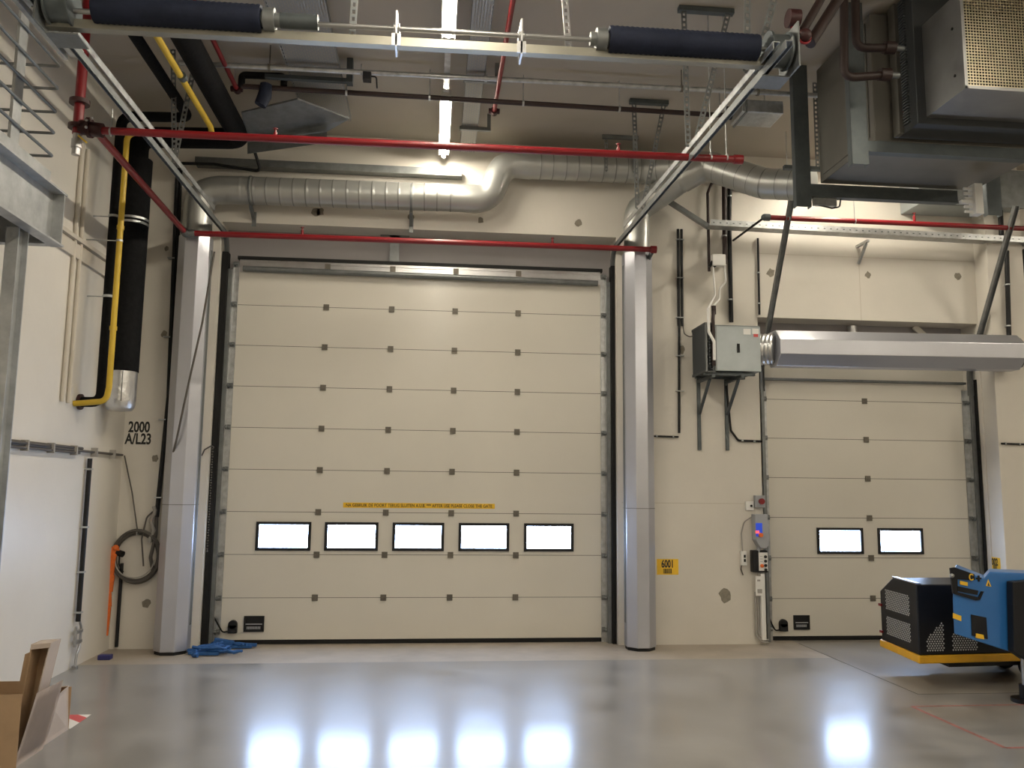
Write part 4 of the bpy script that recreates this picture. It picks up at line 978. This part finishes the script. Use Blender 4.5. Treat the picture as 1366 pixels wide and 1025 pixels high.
k.box(gx0, gx0 + .025, gyf - .012, gyf, gz0 - .01, gz1).box(gx0, gx1, gyf - .012, gyf, gz0 - .01, gz0 + .015)
obj('filter_hood', k, HOOD, t)
obj('hood_shade_sheet', MB().box(gx0 + .02, gx1 - .02, gyf + .22, gyf + .24, gz0 + .01, gz1), BLACK, t)  # black sheet behind the mesh, painting the shade inside the hood
k = MB(); pit = .0245; n = int((gx1 - gx0 - .03) / pit)
for i in range(n): x = gx0 + .03 + i * pit; k.box(x, x + .006, gyf + .0, gyf + .005, gz0 + .015, gz1)
for i in range(int((gz1 - gz0 - .02) / pit)): z = gz0 + .02 + i * pit; k.box(gx0 + .025, gx1 - .01, gyf - .003, gyf + .002, z, z + .007)
g_ = obj('mesh_grille', k, mat('grille_metal', (.55, .48, .34), .4, .85), t)
sc_ = MB()
for yv, zv in ((-4.3, 5.15), (-4.3, 5.55)): sc_.cyl((gx0 - .006, yv, zv), (gx0, yv, zv), .012, 10)
obj('fixing_screw', sc_, BLACK, t)
# pale connector block below the casing
k = MB(); k.box(5.14, 5.22, -3.0, -2.9, 4.50, 4.80)
for z in (4.53, 4.58, 4.66, 4.71, 4.76): k.cyl((5.06, -2.95, z), (5.14, -2.95, z), .014, 10)
k.box(5.02, 5.14, -2.97, -2.93, 4.61, 4.64)
obj('terminal_block', k, WHITEP, t)
obj('underside_cable', MB().tube(fillet([at(1085, 272, Y=-2.5), at(1110, 278, Y=-2.5), at(1120, 276, Y=-2.5), at(1122, 262, Y=-2.5)], .03), .008, 8), BLACK, t)
obj('drip_valve', MB().box(3.76, 4.0, yf - .02, yf + .02, 4.69, 4.765), GALV, t)
# brown heating pipes of the air handler
def hp(lab, P, r, fl=()):
    tt = thing('heating_pipe', lab, 'pipe', P[-1])
    obj('pipe', MB().tube(fillet(P, .08, 5), r, 14), BROWN, tt)
    e = V(P[-1]); obj('union', MB().cyl(e - V((.07, 0, 0)), e + V((.02, 0, 0)), r + .02, 8), BROWN, tt)
    obj('flow_stub', MB().cyl(e + V((.02, 0, 0)), e + V((.10, 0, 0)), r * .7, 10), GALVD, tt)
yp = -4.02
a1 = at(1135, 108, Y=yp); a2 = at(1182, 104, Y=yp); 
hp('dark red-brown pipe dropping to the lower inlet of the air handler', [at(1126, -60, Y=yp), at(1126, 104, Y=yp), at(1184, 100, Y=yp)], .034)
yp = -3.98
hp('dark red-brown pipe dropping to the upper inlet of the air handler', [at(1140, -60, Y=yp), at(1142, 64, Y=yp), at(1190, 64, Y=yp)], .034)
t = thing('heating_pipe', 'sloping pair of brown pipes with valve at the top right by the spring drum', 'pipe', (2.9, -4.6, 5.2))
A = at(1060, 62, Y=-4.9); B = at(1125, -30, Y=-4.9)
obj('pipe', MB().cyl(A + V((.03, .0, .06)), B + V((.1, .2, .25)), .03, 12), BROWN, t)
obj('pipe', MB().cyl(A + V((.14, .05, .06)), B + V((.25, .25, .25)), .04, 12), BROWN, t)
q = at(1058, 25, Y=-4.9)
v = obj('valve', MB().cyl(q + V((-.04, 0, 0)), q + V((.04, 0, 0)), .065, 18).cyl(q, q + V((.05, 0, -.14)), .02, 10).ball(q + V((.08, 0, -.12)), .05), REDD, t)
q = at(1073, 50, Y=-4.9)
obj('hand_wheel', MB().tube([q + V((.045 * math.cos(a_), .0, .045 * math.sin(a_))) for a_ in [2 * PI * i / 16 for i in range(16)]], .009, 8, closed=True).cyl(q, q + V((-.1, 0, .08)), .01, 8), RED, v)
# thin rod with perforated strap beside the far leg
t = thing('strut_hanger', 'thin slotted strap hanging beside the left frame leg of the air handler', 'hanger', (3.8, -2.55, 4.9))
A = at(1085, 60, Y=-2.2); obj('strap', MB().strip_holes((A.x, -2.2, 5.2), (A.x, -2.2, CT), .05, (0, 1, 0), .05), GALVD, t)
obj('saddle', MB().beam((3.6, -2.2, 5.2), (4.1, -2.2, 5.2), .05, .04), DARKFR, t)

# duct box on the wall below the air handler and right hand verticals
A, B = at(1200, 262, Y=WF), at(1325, 290, Y=WF)
t = thing('wall_duct_box', 'grey rectangular duct stub on the wall above the red pipe at right', 'duct', ((A.x + B.x) / 2, WF - .3, B.z))
obj('sheet', MB().box(A.x, B.x + .1, WF - .45, WF, B.z - .02, B.z + .45), UNITG, t, bevel=.008)
obj('flange', MB().box(A.x - .015, B.x + .115, WF - .47, WF - .45, B.z - .035, B.z + .465), GALVD, t)
wall_pipe('conduit', 'dark vertical conduit on the pier above the right end of the tray', 'conduit', ((1331, 205), (1336, 315)), .03, BLACK, ((1333, 250),), Y=PY - .05)
wall_pipe('conduit', 'dark vertical conduit on the pier below the cable tray, with two clips', 'conduit', ((1343, 335), (1346, 450)), .028, BLACK, ((1344, 380), (1345, 435)), Y=PY - .05)
wall_pipe('conduit', 'short level black conduit on the pier right of the small door', 'conduit', ((1336, 592), (1366, 593), (1380, 593)), .012, BLACK, ((1341, 592), (1360, 593)), Y=PY - .02)
t = thing('support_column', 'dark steel column strip at the right edge beside the air curtain end', 'column', (7.75, WF - .2, 0))
obj('profile', MB().box(7.62, 7.64, WF - .25, WF - .1, 0, 5.0).box(7.78, 7.8, WF - .25, WF - .1, 0, 5.0).box(7.64, 7.78, WF - .19, WF - .16, 0, 5.0), DARKFR, t)

# ------------------------------------------------------------------ blue machine
t = thing('aerial_platform', 'blue and black low machine with yellow bumper in front of the small door', 'machine', (5.2, -2.0, .0))
ang = math.radians(6); ex = V((math.cos(ang), math.sin(ang), 0)); ey = V((-math.sin(ang), math.cos(ang), 0)); O = V((4.70, -2.42, 0))
ex = V((1, .07, 0)).normalized(); ey = V((.09, 1, 0)).normalized()
def L(u, v, z): return O + ex * u + ey * v + V((0, 0, z))
w_, d_ = 1.9, .80
prof = [(0, .29), (d_, .29), (d_, .80), (d_ - .30, .965), (0, .955)]
obj('cover', MB().prism([L(0, v, z) for v, z in prof], ex * w_), MBLACK, t, bevel=.012)
obj('cover_highlight', MB().prism([L(.0, .0, .957), L(.0, d_ - .30, .968), L(.05, d_ - .30, .968), L(.05, 0, .957)], (0, 0, .012)), ALUP, t)  # pale strip in place of the window light's highlight on the black cover
bmp = MB(); bmp.prism([L(-.02, -.02, .215), L(-.02, d_ + .02, .225), L(w_, d_ + .02, .225), L(w_, -.02, .215)], (0, 0, .075))
obj('bumper', bmp, YELB, t, bevel=.012)
obj('chassis', MB().prism([L(.45, .25, .12), L(.45, d_ - .1, .12), L(w_, d_ - .1, .12), L(w_, .25, .12)], (0, 0, .10)), MBLACK, t)
for (u, v) in ((1.35, .2), (1.35, d_ - .1)):
    obj('wheel', MB().cyl(L(u, v - .05, .115), L(u, v + .05, .115), .115, 22), RUBBER, t)
# perforated fields: left side (two), front face (two)
def field(fn, poly_test, nu, nv, du, dv):
    k = MB()
    for i in range(nu):
        for j in range(nv):
            u = (i + (.5 if j % 2 else 0)) * du; v = j * dv
            if not poly_test(u, v): continue
            P = [fn(u - du * .38, v), fn(u, v - dv * .5), fn(u + du * .38, v), fn(u, v + dv * .5)]
            k.quad(P)
    return k
e1 = lambda z0: (lambda u, v: L(-.0025, d_ - .14 - u, z0 + v))
obj('perforation', field(e1(.64), lambda u, v: v < .20, 15, 12, .034, .0185), HOLE, t)
obj('perforation', field(e1(.385), lambda u, v: v < .17, 15, 10, .034, .0185), HOLE, t)
f1 = lambda u, v: L(.085 + u, -.0025, .335 + v)
obj('perforation', field(f1, lambda u, v: v < .12 + u * .85, 7, 15, .027, .021), HOLE, t)
f2 = lambda u, v: L(.36 + u, -.0025, .335 + v)
obj('perforation', field(f2, lambda u, v: v < .16 - u * .12, 10, 8, .027, .021), HOLE, t)
for v, z in ((d_ - .02, .66), (d_ - .02, .385)):
    obj('tail_lamp', MB().obox(L(-.012, v, z), ex, ey, V((0, 0, 1)), .02, .05, .025), RED, t)
# blue arm in front
by = -2.95; Q = lambda px, py: at(px, py, Y=by)
arm = [Q(1272, 776), Q(1274, 757), Q(1312, 772), Q(1320, 763), Q(1366, 765), Q(1420, 768), Q(1420, 880), Q(1356, 873), Q(1273, 846), Q(1271, 800)]
ao = obj('outrigger_arm', MB().prism(arm, (.21, .30, 0)), MBLUE, t, bevel=.01)
def plate(pts, m, d=.006, nm='cover_plate', lab=None):
    o = obj(nm, MB().prism([V((p.x, by - d, p.z)) for p in [Q(*q) for q in pts]], (0, d - .001, 0)), m, ao)
    if lab: o['label'] = lab
plate([(1266, 758), (1272, 757), (1298, 766), (1299, 774), (1276, 773), (1276, 790), (1304, 797), (1308, 789), (1311, 789), (1306, 800), (1300, 801), (1270, 792), (1268, 775)], MBLACK, .018)
plate([(1277, 782), (1304, 788), (1303, 794), (1277, 789)], MBLACK, .012)
plate([(1295, 820), (1315, 824), (1317, 853), (1296, 848)], MBLACK, .008, 'cover_plate')
for pts in ([(1280, 775), (1290, 777), (1290, 782), (1280, 780)], [(1271, 818), (1282, 822), (1282, 829), (1271, 825)], [(1301, 845), (1311, 847), (1312, 853), (1301, 851)]): plate(pts, YELS, .0105 if pts[0][0] != 1271 else .004, 'sticker', 'yellow sticker')
plate([(1318, 773), (1322, 783), (1315, 782)], YELS, .004, 'warning_triangle', 'yellow warning triangle'); plate([(1318, 777), (1320, 782), (1317, 781.5)], INK, .006, 'pictogram')
k = MB(); c_ = Q(1305, 772); c_.y = by - .006
obj('hole_pattern', k.obox(c_, V((1, 0, 0)), V((0, 1, 0)), V((0, 0, 1)), .05, .008, .016).obox(c_, V((1, 0, 0)), V((0, 1, 0)), V((0, 0, 1)), .016, .0082, .055), BLACK, ao)
c_ = Q(1294, 770); obj('turn_mark', MB().tube([V((c_.x + .02 * math.cos(a_), by - .021, c_.z + .026 * math.sin(a_))) for a_ in [.7 + 4.9 * i / 12 for i in range(13)]], .006, 6), YELS, ao)
# black leg with foot
lp = [Q(1341, 775), Q(1366, 773), Q(1425, 775), Q(1425, 905), Q(1360, 880), Q(1343, 868)]
obj('outrigger_leg', MB().prism([V((p.x, by - .10, p.z)) for p in lp], (0, .09, 0)), MBLACK, t, bevel=.01)
obj('jack_tube', MB().cyl((5.33, by - .06, .02), (5.33, by - .06, .45), .035, 16), STEEL, t)
obj('foot_pad', MB().cyl((5.33, by - .06, .0), (5.33, by - .06, .03), .13, 24).cyl((5.33, by - .06, .03), (5.33, by - .06, .15), .06, 16), MBLACK, t)
obj('pivot_bolt', MB().cyl((Q(1361, 780).x, by - .13, Q(1361, 780).z), (Q(1361, 780).x, by - .10, Q(1361, 780).z), .03, 14), STEEL, t)
obj('latch_knob', MB().ball(Q(1268, 768) + V((0, -.02, 0)), .02), STEEL, t)

# ------------------------------------------------------------------ world and view
w = bpy.data.worlds.new('world'); SC.world = w; w.use_nodes = True
w.node_tree.nodes['Background'].inputs['Color'].default_value = (.75, .85, 1, 1); w.node_tree.nodes['Background'].inputs['Strength'].default_value = 1.0
SC.view_settings.view_transform = 'Standard'; SC.view_settings.look = 'None'; SC.view_settings.gamma = 1; SC.view_settings.use_curve_mapping = False
SC.view_settings.exposure = 0.0
SC.cycles.max_bounces = 8; SC.cycles.sample_clamp_indirect = 6
